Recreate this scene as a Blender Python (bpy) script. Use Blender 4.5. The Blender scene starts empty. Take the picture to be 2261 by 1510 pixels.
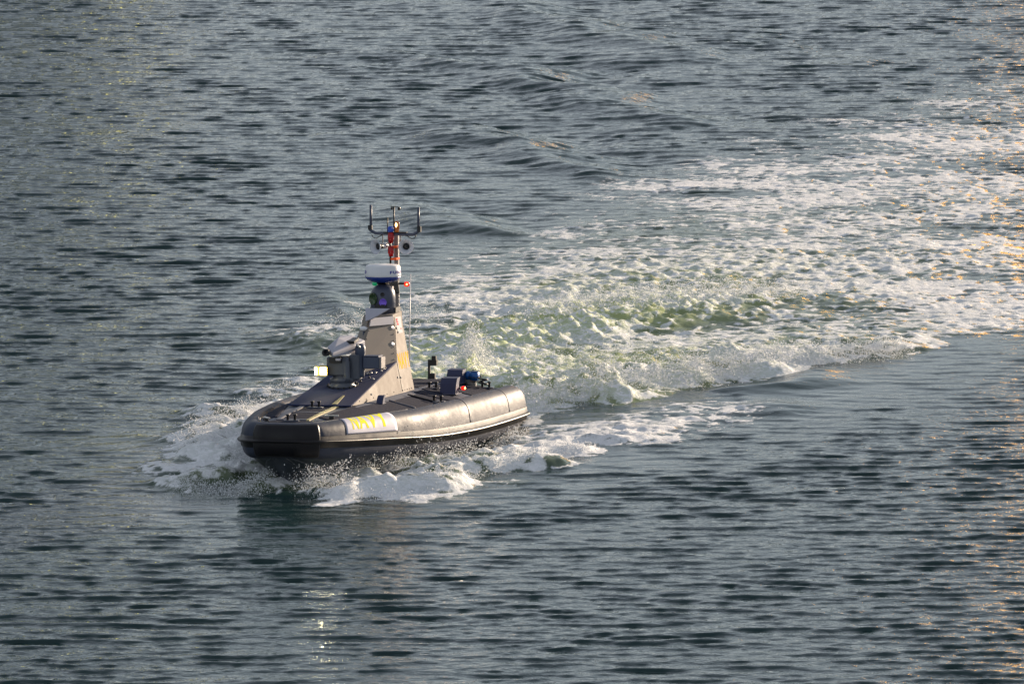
import bpy, bmesh, math, random
import numpy as np
from mathutils import Vector, Matrix, Euler
R = math.radians
sc = bpy.context.scene
C = sc.collection

# ------------------------------------------------------------------ camera, sky, sun, exposure
CAM_H = 23.4
cam_d = bpy.data.cameras.new("camera")
cam = bpy.data.objects.new("camera", cam_d); C.objects.link(cam); sc.camera = cam
cam_d.lens = 300; cam_d.sensor_width = 36; cam_d.clip_start = 1; cam_d.clip_end = 20000
cam.location = (0, 0, CAM_H)
cam.rotation_euler = (R(90 - 8.56), 0, 0)

SUN_AZ, SUN_EL = 41, 9           # degrees to the right of the view direction, and above the horizon
world = bpy.data.worlds.new("World"); sc.world = world; world.use_nodes = True
wn = world.node_tree
sky = wn.nodes.new('ShaderNodeTexSky'); sky.sky_type = 'NISHITA'; sky.sun_disc = False
sky.sun_elevation = R(SUN_EL); sky.sun_rotation = R(SUN_AZ)
sky.dust_density = 0.4; sky.air_density = 1.0; sky.ozone_density = 1.0
hs = wn.nodes.new('ShaderNodeHueSaturation'); hs.inputs['Saturation'].default_value = .38      # thin haze greys the sky
tint = wn.nodes.new('ShaderNodeVectorMath'); tint.operation = 'MULTIPLY'; tint.inputs[1].default_value = (.95, 1.0, 1.08)
wn.links.new(sky.outputs[0], hs.inputs['Color']); wn.links.new(hs.outputs[0], tint.inputs[0]); 
veil = wn.nodes.new('ShaderNodeMix'); veil.data_type = 'RGBA'; veil.inputs['Factor'].default_value = .55; veil.inputs['B'].default_value = (1.82, 1.93, 2.2, 1)   # even high haze
wn.links.new(tint.outputs[0], veil.inputs['A']); wn.links.new(veil.outputs['Result'], wn.nodes['Background'].inputs[0])
wn.nodes['Background'].inputs[1].default_value = 0.11
sd = bpy.data.lights.new("sun", 'SUN'); sun = bpy.data.objects.new("sun", sd); C.objects.link(sun)
sd.energy = 4.8; sd.angle = R(0.55); sd.color = (1.0, 0.79, 0.58)
sdir = Vector((math.sin(R(SUN_AZ)) * math.cos(R(SUN_EL)), math.cos(R(SUN_AZ)) * math.cos(R(SUN_EL)), math.sin(R(SUN_EL))))
sun.rotation_euler = sdir.to_track_quat('Z', 'Y').to_euler()
sun.location = (60, 160, 40)
sc.view_settings.view_transform = 'Standard'; sc.view_settings.look = 'None'
sc.view_settings.exposure = 0.95; sc.view_settings.gamma = 1
sc.render.engine = 'CYCLES'
sc.cycles.max_bounces = 6; sc.cycles.diffuse_bounces = 2; sc.cycles.glossy_bounces = 4
sc.cycles.transmission_bounces = 4; sc.cycles.caustics_reflective = False; sc.cycles.caustics_refractive = False
sc.cycles.use_denoising = True

# ------------------------------------------------------------------ materials
def nodes(m):
    return m.node_tree.nodes, m.node_tree.links
def mat(name, col, rough=.5, metal=0, var=.12, bump=0, bscale=40, spec=.5, emit=None, estr=0, vscale=3, coat=0, rvar=.1):
    m = bpy.data.materials.new(name); m.use_nodes = True
    N, L = nodes(m); b = N['Principled BSDF']
    b.inputs['Roughness'].default_value = rough; b.inputs['Metallic'].default_value = metal
    b.inputs['Specular IOR Level'].default_value = spec
    b.inputs['Coat Weight'].default_value = coat
    tc = N.new('ShaderNodeTexCoord')
    n = N.new('ShaderNodeTexNoise'); n.inputs['Scale'].default_value = vscale; n.inputs['Detail'].default_value = 8
    n.inputs['Roughness'].default_value = .65
    L.new(tc.outputs['Object'], n.inputs['Vector'])
    mr = N.new('ShaderNodeMapRange'); mr.inputs[1].default_value = .3; mr.inputs[2].default_value = .7
    mr.inputs[3].default_value = 1 - var; mr.inputs[4].default_value = 1 + var
    L.new(n.outputs['Fac'], mr.inputs[0])
    mx = N.new('ShaderNodeVectorMath'); mx.operation = 'SCALE'; mx.inputs[0].default_value = col
    L.new(mr.outputs[0], mx.inputs['Scale']); L.new(mx.outputs[0], b.inputs['Base Color'])
    r2 = N.new('ShaderNodeMapRange'); r2.inputs[1].default_value = .3; r2.inputs[2].default_value = .7
    r2.inputs[3].default_value = max(0.02, rough - rvar); r2.inputs[4].default_value = min(1, rough + rvar)
    L.new(n.outputs['Fac'], r2.inputs[0]); L.new(r2.outputs[0], b.inputs['Roughness'])
    if bump:
        n2 = N.new('ShaderNodeTexNoise'); n2.inputs['Scale'].default_value = bscale; n2.inputs['Detail'].default_value = 5
        L.new(tc.outputs['Object'], n2.inputs['Vector'])
        bp = N.new('ShaderNodeBump'); bp.inputs['Distance'].default_value = .01; bp.inputs['Strength'].default_value = bump
        L.new(n2.outputs['Fac'], bp.inputs['Height']); L.new(bp.outputs[0], b.inputs['Normal'])
    if emit:
        b.inputs['Emission Color'].default_value = (*emit, 1); b.inputs['Emission Strength'].default_value = estr
    return m
M = {}
M['tube'] = mat('tube_fabric', (.037, .046, .072), .55, spec=.18, var=.1, bump=.5, bscale=9, vscale=2)
M['hull'] = mat('hull_paint', (.035, .045, .06), .4, var=.2)
M['rubber'] = mat('black_rubber', (.008, .007, .009), .42, spec=.3, var=.2, bump=.15)
M['deck'] = mat('deck_paint', (.095, .105, .14), .6, spec=.3, var=.12, bump=.1)
M['carpet'] = mat('deck_matting', (.018, .022, .042), .9, spec=.1, var=.35, bump=.6, bscale=90, vscale=30)
M['casing'] = mat('casing_paint', (.26, .228, .2), .7, spec=.15, var=.1, bump=.05)
M['slope'] = mat('non_slip_casing', (.03, .04, .095), .8, spec=.15, var=.15, bump=.6, bscale=110, vscale=25)
M['bluegrey'] = mat('blue_grey_paint', (.06, .075, .12), .45, var=.1)
M['vent'] = mat('vent_paint', (.035, .045, .105), .55, spec=.3, var=.1)
M['navy'] = mat('dark_blue_paint', (.022, .027, .06), .5, var=.1)
M['turret'] = mat('turret_paint', (.085, .095, .12), .42, var=.12)
M['shield'] = mat('shield_paint', (.42, .42, .48), .55, spec=.3, var=.06)
M['pod'] = mat('pod_paint', (.06, .07, .11), .33, var=.06)
M['black'] = mat('black_fittings', (.01, .01, .012), .45, var=.2)
M['white'] = mat('white_plastic', (.78, .78, .8), .35, var=.03)
M['blue'] = mat('radar_blue', (.01, .04, .28), .35, var=.05)
M['ink'] = mat('blue_lettering', (.015, .015, .3), .5, var=.02)
M['yellow'] = mat('yellow_lettering', (.85, .44, .01), .8, spec=.05, var=.05)
M['paleyellow'] = mat('pale_yellow_lettering', (.9, .84, .02), .8, spec=.1, var=.14, vscale=12)
M['sign'] = mat('white_sign_vinyl', (.5, .5, .6), .6, spec=.2, var=.04)
M['red'] = mat('red_print', (.7, .03, .03), .8, spec=.05, var=.05)
M['redplastic'] = mat('red_lamp_plastic', (.35, .005, .01), .25, var=.1)
M['orange'] = mat('orange_bracket', (.7, .09, .01), .7, spec=.2)
M['steel'] = mat('galvanised_steel', (.5, .49, .47), .35, metal=.7, var=.15)
M['tan'] = mat('mast_paint', (.24, .22, .22), .5, var=.1)
M['horn'] = mat('horn_grey', (.56, .58, .64), .45, var=.05)
M['sun_streak'] = mat('painted_sun_streak', (.42, .36, .17), .6, var=.45, vscale=9)  # yellow sunlight streak put into the base colour
M['lens_green'] = mat('green_lens', (.02, .05, .012), .08, var=.3)
M['lens_violet'] = mat('violet_lens', (.22, .12, .75), .2, var=.1)
M['lamp'] = mat('searchlight_glass', (.9, .85, .5), .2, emit=(1, .9, .55), estr=22)
M['lamprim'] = mat('searchlight_rim', (.8, .6, .05), .3, emit=(1, .7, .1), estr=.8)
M['redlamp'] = mat('lit_red_lamp', (.5, .01, .005), .2, emit=(1, .02, .01), estr=.5)
M['redcore'] = mat('red_lamp_filament', (1, .5, .1), .2, emit=(1, .5, .1), estr=5)
M['amber'] = mat('amber_lamp', (.08, .02, .01), .15, emit=(1, .3, .05), estr=.08)
M['ambercore'] = mat('amber_lamp_filament', (1, .6, .2), .2, emit=(1, .62, .2), estr=8)
M['greenlamp'] = mat('green_lamp', (.01, .16, .07), .2, emit=(.02, 1, .4), estr=.08)
M['bluelamp'] = mat('blue_lamp', (.01, .07, .5), .18, var=.1)
M['cyl'] = mat('bright_blue_cylinder', (.01, .11, .38), .35, var=.15)

# ------------------------------------------------------------------ boat frame
# boat coordinates used below: k = metres aft of the stem, w = metres to port, z = metres above the rubbing strake at the stem
STEM = (-3.868, 138.755, 0.894)
BASE = Vector((-4.5, 0, -1.0))
YAW, TRIM, ROLL = R(180 + 74.0), R(4.14), R(1.5)
BM = Matrix.Rotation(YAW, 4, 'Z') @ Matrix.Rotation(-TRIM, 4, 'Y') @ Matrix.Rotation(ROLL, 4, 'X')
boat = bpy.data.objects.new("patrol_boat", None); C.objects.link(boat)
boat.empty_display_size = .5
boat.matrix_world = Matrix.Translation(Vector(STEM) + BM.to_3x3() @ BASE) @ BM
boat['label'] = 'dark grey unmanned navy patrol boat with mast and gun turret speeding left through foam'
boat['category'] = 'boat'

def P(k, w, z):
    return Vector((-k, w, z)) - BASE
def link(name, me, m, parent=boat, smooth=False, label=None, kind=None):
    if m: me.materials.append(M[m] if isinstance(m, str) else m)
    o = bpy.data.objects.new(name, me); C.objects.link(o)
    if parent: o.parent = parent
    if smooth:
        for p in me.polygons: p.use_smooth = True
    if label: o['label'] = label
    if kind: o['kind'] = kind
    return o
def from_bm(name, bm, m, parent=boat, smooth=False, label=None):
    bmesh.ops.recalc_face_normals(bm, faces=bm.faces)
    me = bpy.data.meshes.new(name); bm.to_mesh(me); bm.free()
    return link(name, me, m, parent, smooth, label)
def poly(name, verts, faces, m, parent=boat, smooth=False, label=None, bevel=0):
    bm = bmesh.new(); vs = [bm.verts.new(v) for v in verts]
    for f in faces: bm.faces.new([vs[i] for i in f])
    if bevel:
        bmesh.ops.recalc_face_normals(bm, faces=bm.faces)
        bmesh.ops.bevel(bm, geom=list(bm.edges), offset=bevel, segments=2, affect='EDGES', clamp_overlap=True)
    return from_bm(name, bm, m, parent, smooth, label)
def add_box(bm, c, s, rot=None):
    """box centred at boat point c=(k,w,z), size (along k, along w, z)"""
    r = bmesh.ops.create_cube(bm, size=1)
    T = Matrix.Translation(P(*c)) @ (rot.to_4x4() if rot else Matrix()) @ Matrix.Diagonal((s[0], s[1], s[2], 1))
    bmesh.ops.transform(bm, matrix=T, verts=r['verts'])
    return r['verts']
def box(name, c, s, m, rot=None, parent=boat, bevel=.006, label=None):
    bm = bmesh.new(); add_box(bm, c, s, rot)
    if bevel: bmesh.ops.bevel(bm, geom=list(bm.edges), offset=bevel, segments=1, affect='EDGES')
    return from_bm(name, bm, m, parent, False, label)
def add_tube(bm, pts, r, n=8, close=True):
    """tube through boat-space Vectors (already P()); r number or list"""
    pts = [Vector(p) for p in pts]; rs = r if hasattr(r, '__len__') else [r] * len(pts)
    rings = []; up = None
    for i, p in enumerate(pts):
        d = (pts[min(i + 1, len(pts) - 1)] - pts[max(i - 1, 0)]).normalized()
        if up is None:
            up = Vector((0, 0, 1)) if abs(d.z) < .9 else Vector((0, 1, 0))
        x = d.cross(up)
        if x.length < 1e-4: x = d.cross(Vector((0, 1, 0)))
        x.normalize(); y = x.cross(d).normalized(); up = y
        rings.append([bm.verts.new(p + (x * math.cos(2 * math.pi * j / n) + y * math.sin(2 * math.pi * j / n)) * rs[i]) for j in range(n)])
    for a, b in zip(rings, rings[1:]):
        for j in range(n): bm.faces.new((a[j], a[(j + 1) % n], b[(j + 1) % n], b[j]))
    if close: bm.faces.new(rings[0][::-1]); bm.faces.new(rings[-1])
def tube(name, pts, r, m, n=8, parent=boat, smooth=True, label=None):
    bm = bmesh.new(); add_tube(bm, [P(*p) for p in pts], r, n)
    return from_bm(name, bm, m, parent, smooth, label)
def lathe(name, c, prof, m, axis=(0, 0, 1), n=32, parent=boat, smooth=True, label=None, closed=False):
    """prof: list of (radius, height) along axis from boat point c; axis in boat x(fwd),y(port),z"""
    bm = bmesh.new(); q = Vector((0, 0, 1)).rotation_difference(Vector(axis).normalized())
    rings = []
    for (r, h) in prof:
        if r < 1e-5: rings.append([bm.verts.new(P(*c) + q @ Vector((0, 0, h)))] * n); continue
        rings.append([bm.verts.new(P(*c) + q @ Vector((r * math.cos(2 * math.pi * j / n), r * math.sin(2 * math.pi * j / n), h))) for j in range(n)])
    for a, b in zip(rings, rings[1:]):
        for j in range(n):
            f = [a[j], a[(j + 1) % n], b[(j + 1) % n], b[j]]
            g = []
            for v in f:
                if v not in g: g.append(v)
            if len(g) > 2: bm.faces.new(g)
    return from_bm(name, bm, m, parent, smooth, label)
def hull_of(name, pts, m, parent=boat, bevel=0, label=None):
    bm = bmesh.new()
    for p in pts: bm.verts.new(P(*p))
    r = bmesh.ops.convex_hull(bm, input=list(bm.verts))
    bmesh.ops.delete(bm, geom=[g for g in r['geom_interior'] if isinstance(g, bmesh.types.BMVert)], context='VERTS')
    bmesh.ops.dissolve_limit(bm, angle_limit=R(1.5), verts=list(bm.verts), edges=list(bm.edges))
    if bevel:
        bmesh.ops.recalc_face_normals(bm, faces=bm.faces)
        bmesh.ops.bevel(bm, geom=list(bm.edges), offset=bevel, segments=1, affect='EDGES', clamp_overlap=True)
    return from_bm(name, bm, m, parent, False, label)
def dup(o, off, parent=None):
    c = o.copy(); C.objects.link(c)
    c.parent = parent or o.parent
    c.location = Vector(o.location) + Vector((-off[0], off[1], off[2]))
    for ch in o.children:
        d = ch.copy(); C.objects.link(d); d.parent = c
    return c
def text(name, s, fn, m, parent, h=.004, bold=.03, cuts=3, label=None):
    """letters as thin solid plates; fn(u,v,d) maps the unit text box (u right, v up, d out) to a boat-space Vector"""
    cu = bpy.data.curves.new(name, 'FONT'); cu.body = s; cu.offset = bold; cu.resolution_u = 3; cu.space_character = 1.18
    to = bpy.data.objects.new('tmp', cu); C.objects.link(to)
    dg = bpy.context.evaluated_depsgraph_get(); dg.update()
    me = bpy.data.meshes.new_from_object(to.evaluated_get(dg)); bpy.data.objects.remove(to)
    bm = bmesh.new(); bm.from_mesh(me)
    xs = [v.co.x for v in bm.verts]; ys = [v.co.y for v in bm.verts]
    x0, x1, y0, y1 = min(xs), max(xs), min(ys), max(ys)
    for _ in range(cuts):
        lg = [e for e in bm.edges if e.calc_length() > .09 * (x1 - x0) / 2]
        if not lg: break
        bmesh.ops.subdivide_edges(bm, edges=lg, cuts=1)
        bmesh.ops.triangulate(bm, faces=bm.faces)
    r = bmesh.ops.extrude_face_region(bm, geom=list(bm.faces))
    top = {g for g in r['geom'] if isinstance(g, bmesh.types.BMVert)}
    for v in bm.verts:
        u = (v.co.x - x0) / (x1 - x0); w = (v.co.y - y0) / (y1 - y0)
        v.co = fn(u, w, h if v in top else .0005)
    for f in bm.faces: f.smooth = False
    return from_bm(name, bm, m, parent, False, label)
def quad_fn(a, b, c, d, nrm):
    """bottom-left, bottom-right, top-right, top-left in boat (k,w,z)"""
    a, b, c, d = P(*a), P(*b), P(*c), P(*d); nrm = Vector(nrm).normalized()
    def f(u, v, h): return a * (1 - u) * (1 - v) + b * u * (1 - v) + c * u * v + d * (1 - u) * v + nrm * h
    return f

# ------------------------------------------------------------------ inflatable tube: plan curves, outer edge at the strake and inner edge at the deck
OUT = [(0, 0), (0, .26), (.08, .43), (.25, .63), (.5, .76), (.9, .91), (1.5, 1.08), (2.5, 1.32), (3.5, 1.51), (4.5, 1.63), (6, 1.72), (7.5, 1.75), (8.75, 1.74), (9.02, 1.70)]
INN = [(.34, 0), (.34, .19), (.4, .3), (.52, .42), (.75, .52), (1.15, .66), (1.7, .80), (2.6, 1.0), (3.5, 1.15), (4.5, 1.27), (6, 1.35), (7.5, 1.37), (8.3, 1.37), (8.42, 1.36)]
ZS = [0, 0, -.01, -.02, -.03, -.05, -.08, -.13, -.185, -.22, -.245, -.24, -.225, -.22]
ZD = [.225, .225, .225, .225, .22, .22, .215, .21, .2, .2, .2, .2, .2, .2]
SEC = [(0, 1.0), (.1, 1.07), (.35, 1.13), (.62, 1.06), (.82, .88), (.93, .62), (.985, .3), (1.0, 0.0), (.99, -.3), (.95, -.62), (.84, -.95), (.62, -1.18), (.35, -1.22), (.05, -1.1)]
def cr(L, t):
    """Catmull-Rom through list L at parameter t"""
    n = len(L) - 1; t = min(max(t, 0), n); i = min(int(t), n - 1); f = t - i
    a = np.array(L[max(i - 1, 0)], float); b = np.array(L[i], float); c = np.array(L[i + 1], float); d = np.array(L[min(i + 2, n)], float)
    if i == 0: a = 2 * b - c
    return .5 * ((2 * b) + (c - a) * f + (2 * a - 5 * b + 4 * c - d) * f * f + (3 * b - a - 3 * c + d) * f ** 3)
NT = len(OUT) - 1
def lin(L, t):
    n = len(L) - 1; t = min(max(t, 0), n); i = min(int(t), n - 1); f = t - i
    return np.array(L[i], float) * (1 - f) + np.array(L[i + 1], float) * f
def plan(L, t):
    s = 1 if t >= 0 else -1; t = abs(t)
    p = lin(L, t) if t < 1 else cr(L, t)
    return np.array((p[0], s * p[1]))
def tubept(t, s, off=0):
    """point on the tube skin; t along the plan (negative = starboard), s around the section 0..13"""
    def raw(t, s):
        o, i = plan(OUT, t), plan(INN, t); zs, zd = float(cr(ZS, abs(t))), float(cr(ZD, abs(t)))
        f, q = cr(SEC, s); up = zd - zs
        z = zs + (up * q if q >= 0 else .27 * q)
        c = i + (o - i) * f
        return np.array((-c[0], c[1], z))
    p = raw(t, s)
    if off:
        a = raw(min(t + .05, NT), s) - raw(t - .05, s); b = raw(t, min(s + .05, 13)) - raw(t, max(s - .05, 0))
        n = np.cross(a, b); n /= (np.linalg.norm(n) + 1e-9)
        c = raw(t, 6.5); cc = plan(INN, t); inner = np.array((-cc[0], cc[1], p[2] * .3))
        if np.dot(n, p - inner) < 0: n = -n
        p = p + n * off
    return Vector(p) - BASE
def skin(name, ts, ss, off, m, parent, label=None, endcaps=False, thick=False):
    bm = bmesh.new()
    g = [[bm.verts.new(tubept(t, s, off)) for s in ss] for t in ts]
    for i in range(len(ts) - 1):
        for j in range(len(ss) - 1): bm.faces.new((g[i][j], g[i][j + 1], g[i + 1][j + 1], g[i + 1][j]))
    if thick:   # close down to the tube skin so the piece has real thickness
        h = [[bm.verts.new(tubept(t, s, .0005)) for s in ss] for t in ts]
        n, q = len(ts), len(ss)
        rim = [(0, j) for j in range(q)] + [(i, q - 1) for i in range(1, n)] + [(n - 1, j) for j in range(q - 2, -1, -1)] + [(i, 0) for i in range(n - 2, 0, -1)]
        for a, b in zip(rim, rim[1:] + rim[:1]):
            bm.faces.new((g[a[0]][a[1]], g[b[0]][b[1]], h[b[0]][b[1]], h[a[0]][a[1]]))
    return from_bm(name, bm, m, parent, True, label)
ts = list(np.concatenate([np.linspace(-NT, -6, 60), np.linspace(-5.9, 5.9, 110), np.linspace(6, NT, 60)]))
ss = list(np.linspace(0, 13, 53))
bm = bmesh.new()
g = [[bm.verts.new(tubept(t, s)) for s in ss] for t in ts]
for i in range(len(ts) - 1):
    for j in range(len(ss) - 1): bm.faces.new((g[i][j], g[i][j + 1], g[i + 1][j + 1], g[i + 1][j]))
    bm.faces.new((g[i][-1], g[i][0], g[i + 1][0], g[i + 1][-1]))
for e in (0, -1):                              # rounded stern ends of the tube
    ring = g[e]; cen = sum((v.co for v in ring), Vector()) / len(ring); prev = ring
    for f, d in ((.97, .035), (.88, .08), (.7, .115), (.4, .135)):
        nr = [bm.verts.new(cen + (v.co - cen) * f + Vector((-d, 0, 0))) for v in ring]
        for j in range(len(ring)): bm.faces.new((prev[j], prev[(j + 1) % len(ring)], nr[(j + 1) % len(ring)], nr[j]))
        prev = nr
    bm.faces.new(prev)
tb = from_bm('inflatable_tube', bm, 'tube', boat, True, 'fat grey inflatable tube with black rubbing strake')
# rubbing strake: black band with a raised ridge
def strake(name, s0, s1, prof, m):
    bm = bmesh.new(); rows = []
    tt = list(np.concatenate([np.linspace(-NT, -6, 50), np.linspace(-5.9, 5.9, 100), np.linspace(6, NT, 50)]))
    for t in tt: rows.append([bm.verts.new(tubept(t, s0 + (s1 - s0) * a, o)) for a, o in prof])
    for a, b in zip(rows, rows[1:]):
        for j in range(len(prof) - 1): bm.faces.new((a[j], a[j + 1], b[j + 1], b[j]))
    for r_ in (rows[0], rows[-1]): bm.faces.new(r_)
    return from_bm(name, bm, m, tb, True)
strake('rubbing_strake', 6.25, 8.7, [(0, .0), (.02, .012), (.3, .014), (.34, .05), (.42, .066), (.5, .066), (.58, .05), (.62, .018), (.95, .014), (1, 0)], 'rubber')
skin('bow_pad', list(np.linspace(-2.0, 3.1, 50)), list(np.linspace(3.5, 10.4, 24)), .022, 'rubber', tb, 'black rubber push pad wrapped round the bow', thick=True)
for t0 in (5.0, 9.7, 11.2):                    # seam tapes round the tube
    for s_ in (1, -1):
        skin('seam', [s_ * t0, s_ * (t0 + .045)], list(np.linspace(0, 6.2, 22)), .003, 'tube', tb, thick=True)
for sv in (.55, 1.1):                            # piping along the inner edge
    bm = bmesh.new(); add_tube(bm, [tubept(t, sv, .004) for t in np.linspace(-8, 8, 120)], .012, 6)
    from_bm('piping', bm, 'tube', tb, True)
# NAVY sign on the tube, port bow
T0, T1, S0, S1 = 5.05, 7.0, .75, 6.05
sg = skin('navy_sign', list(np.linspace(T0, T1, 24)), list(np.linspace(S0, S1, 26)), .006, 'sign', boat, 'white vinyl sign with yellow NAVY wrapped over the port tube', thick=True)
def signmap(u, v, h):
    return tubept(T0 + .36 + (T1 - T0 - .58) * u, S1 - .75 - (S1 - S0 - 1.6) * v, .007 + h)
text('lettering', 'NAVY', signmap, 'paleyellow', sg, h=.001, bold=.03, cuts=5)

# ------------------------------------------------------------------ hull below the tube
KEEL = [(.20, -.27), (.22, -.3), (.26, -.36), (.34, -.46), (.45, -.6), (.68, -.78), (1.05, -.95), (1.8, -1.08), (3.2, -1.15), (4.5, -1.17), (6, -1.17), (7.5, -1.17), (8.6, -1.17), (8.8, -1.17)]
CHZ = [-.3, -.31, -.33, -.36, -.4, -.46, -.52, -.6, -.68, -.74, -.78, -.8, -.8, -.8]
bm = bmesh.new(); rows = []
for t in np.concatenate([np.linspace(-NT, -6, 30), np.linspace(-5.9, 5.9, 80), np.linspace(6, NT, 30)]):
    o, i = plan(OUT, t), plan(INN, t); zs = float(cr(ZS, abs(t)))
    Tp = i + (o - i) * .55; ck = cr(KEEL, abs(t)); cz = float(cr(CHZ, abs(t)))
    cf = .8 + .1 * min(1, abs(t) / 8); kk = min(Tp[0], 8.85)
    row = [(kk, Tp[1], zs - .26), (kk + .02, Tp[1] * (cf + .03), cz + .03), (kk + .03, Tp[1] * cf, cz)]
    cw = Tp[1] * cf
    for f in (.7, .68, .4, .38, 0):
        kx = (kk + .03) * f + ck[0] * (1 - f) if abs(t) < 7 else kk
        zz = cz + (ck[1] - cz) * (1 - f) ** .9
        row.append((kx, cw * f, zz - (.02 if f in (.68, .38) else 0)))
    rows.append([bm.verts.new(P(*p)) for p in row])
for a, b in zip(rows, rows[1:]):
    for j in range(len(a) - 1): bm.faces.new((a[j], a[j + 1], b[j + 1], b[j]))
from_bm('hull', bm, 'hull', boat, False, 'dark V shaped hull below the tube')
box('transom', (8.72, 0, -.35), (.12, 2.9, 1.1), 'hull', bevel=.02)

# ------------------------------------------------------------------ deck: turtle-backed
ZCK, ZCV = [.3, .8, 1.4, 2.4, 3, 8.6], [.2, .235, .285, .345, .36, .36]
def innerw(k):
    xs = [p[0] for p in INN[1:]]; ws = [p[1] for p in INN[1:]]
    return float(np.interp(k, xs, ws))
def deckz(k, w):
    zc = float(np.interp(k, ZCK, ZCV)); wi = innerw(k); flat = min(.58, wi * .6)
    a = abs(w)
    return zc if a <= flat else zc + (.195 - zc) * (a - flat) / max(wi - flat, .05)
bm = bmesh.new(); rows = []
for k in [.33, .36, .42, .5, .65, .8, 1.0, 1.2, 1.4, 1.8, 2.4, 3, 4, 5, 6, 7, 8, 8.42]:
    wi = innerw(k) + .03; fl = min(.58, wi * .6)
    rows.append([bm.verts.new(P(k, w, deckz(k, w))) for w in (-wi, -(wi + fl) / 2, -fl, -fl / 2, 0, fl / 2, fl, (wi + fl) / 2, wi)])
for a, b in zip(rows, rows[1:]):
    for j in range(8): bm.faces.new((a[j], a[j + 1], b[j + 1], b[j]))
last = rows[-1]; low = [bm.verts.new(v.co + Vector((-.02, 0, -.7))) for v in last]
for j in range(8): bm.faces.new((last[j], last[j + 1], low[j + 1], low[j]))
deck = from_bm('deck', bm, 'deck', boat, False, 'grey turtle-backed deck with dark matting panels')
def mat_panel(corners, th=.014, m='carpet', name='matting_panel', n=6, parent=None):
    """panel laid on the deck: corners (k,w) x4, follows the deck"""
    bm = bmesh.new(); (a, b, c, d) = [np.array(p) for p in corners]; top, bot = [], []
    for i in range(n + 1):
        u = i / n; p0 = a * (1 - u) + b * u; p1 = d * (1 - u) + c * u; tr, br = [], []
        for j in range(n + 1):
            v = j / n; p = p0 * (1 - v) + p1 * v; z = deckz(p[0], p[1])
            tr.append(bm.verts.new(P(p[0], p[1], z + th))); br.append(bm.verts.new(P(p[0], p[1], z - .003)))
        top.append(tr); bot.append(br)
    for i in range(n):
        for j in range(n): bm.faces.new((top[i][j], top[i + 1][j], top[i + 1][j + 1], top[i][j + 1]))
    rim = [(0, j) for j in range(n + 1)] + [(i, n) for i in range(1, n + 1)] + [(n, j) for j in range(n - 1, -1, -1)] + [(i, 0) for i in range(n - 1, 0, -1)]
    for p, q in zip(rim, rim[1:] + rim[:1]): bm.faces.new((top[p[0]][p[1]], top[q[0]][q[1]], bot[q[0]][q[1]], bot[p[0]][p[1]]))
    return from_bm(name, bm, m, parent or deck)
for s in (1, -1):
    W = lambda k, g=.045: s * (innerw(k) - g)
    mat_panel([(2.45, s * .62), (3.95, s * .74), (3.95, W(3.95)), (2.45, W(2.45))])
    mat_panel([(1.15, s * .36), (2.45, s * .58), (2.45, W(2.45)), (1.15, W(1.15))])
    mat_panel([(4.06, s * .76), (5.06, s * .76), (5.06, W(5.06, .08)), (4.06, W(4.06, .05))])
    mat_panel([(5.14, s * .76), (5.55, s * .76), (5.62, W(5.6)), (5.14, W(5.14))])
    mat_panel([(5.68, s * .66), (6.15, s * .66), (6.2, W(6.2)), (5.72, W(5.72))])
    mat_panel([(6.95, s * .62), (8.3, s * .62), (8.3, W(8.3)), (6.95, W(6.95))])
mat_panel([(6.5, -.5), (7.35, -.5), (7.35, .5), (6.5, .5)])
mat_panel([(7.45, -.5), (8.3, -.5), (8.3, .5), (7.45, .5)])
mat_panel([(6.28, .62), (6.86, .62), (6.86, .98), (6.28, .98)])
mat_panel([(.42, -.24), (.78, -.4), (.78, .4), (.42, .24)])            # foredeck front
mat_panel([(1.0, -.2), (1.62, -.2), (1.62, .2), (1.0, .2)])            # hatch
mat_panel([(1.74, -.22), (2.3, -.22), (2.3, .22), (1.74, .22)])
mat_panel([(.86, .235), (2.38, .245), (2.38, .335), (.86, .29)], .02, 'sun_streak', 'hatch_rim', 8)  # port rim, coloured pale yellow for the streak of sunlight
mat_panel([(.86, -.29), (2.38, -.335), (2.38, -.25), (.86, -.235)], .02, 'deck', 'hatch_rim', 8)
mat_panel([(.86, -.23), (.95, -.23), (.95, .23), (.86, .23)], .02, 'deck', 'hatch_rim')
mat_panel([(1.65, -.23), (1.71, -.23), (1.71, .23), (1.65, .23)], .02, 'deck', 'hatch_rim')
for w_ in (1, -1):                                                        # hinge rails between panels
    bm = bmesh.new(); add_tube(bm, [P(5.1, w_ * w, deckz(5.1, w) + .03) for w in np.linspace(.72, 1.3, 6)], .014, 6)
    from_bm('hinge_rail', bm, 'black', deck, True)
    bm = bmesh.new(); add_tube(bm, [P(4.0, w_ * w, deckz(4.0, w) + .015) for w in np.linspace(.72, 1.18, 6)], .02, 6)
    from_bm('hinge_rail', bm, 'deck', deck, True)
    mat_panel([(5.02, w_ * 1.18), (5.36, w_ * 1.2), (5.36, w_ * 1.30), (5.02, w_ * 1.29)], .03, 'deck', 'latch_plate', 3)

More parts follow.
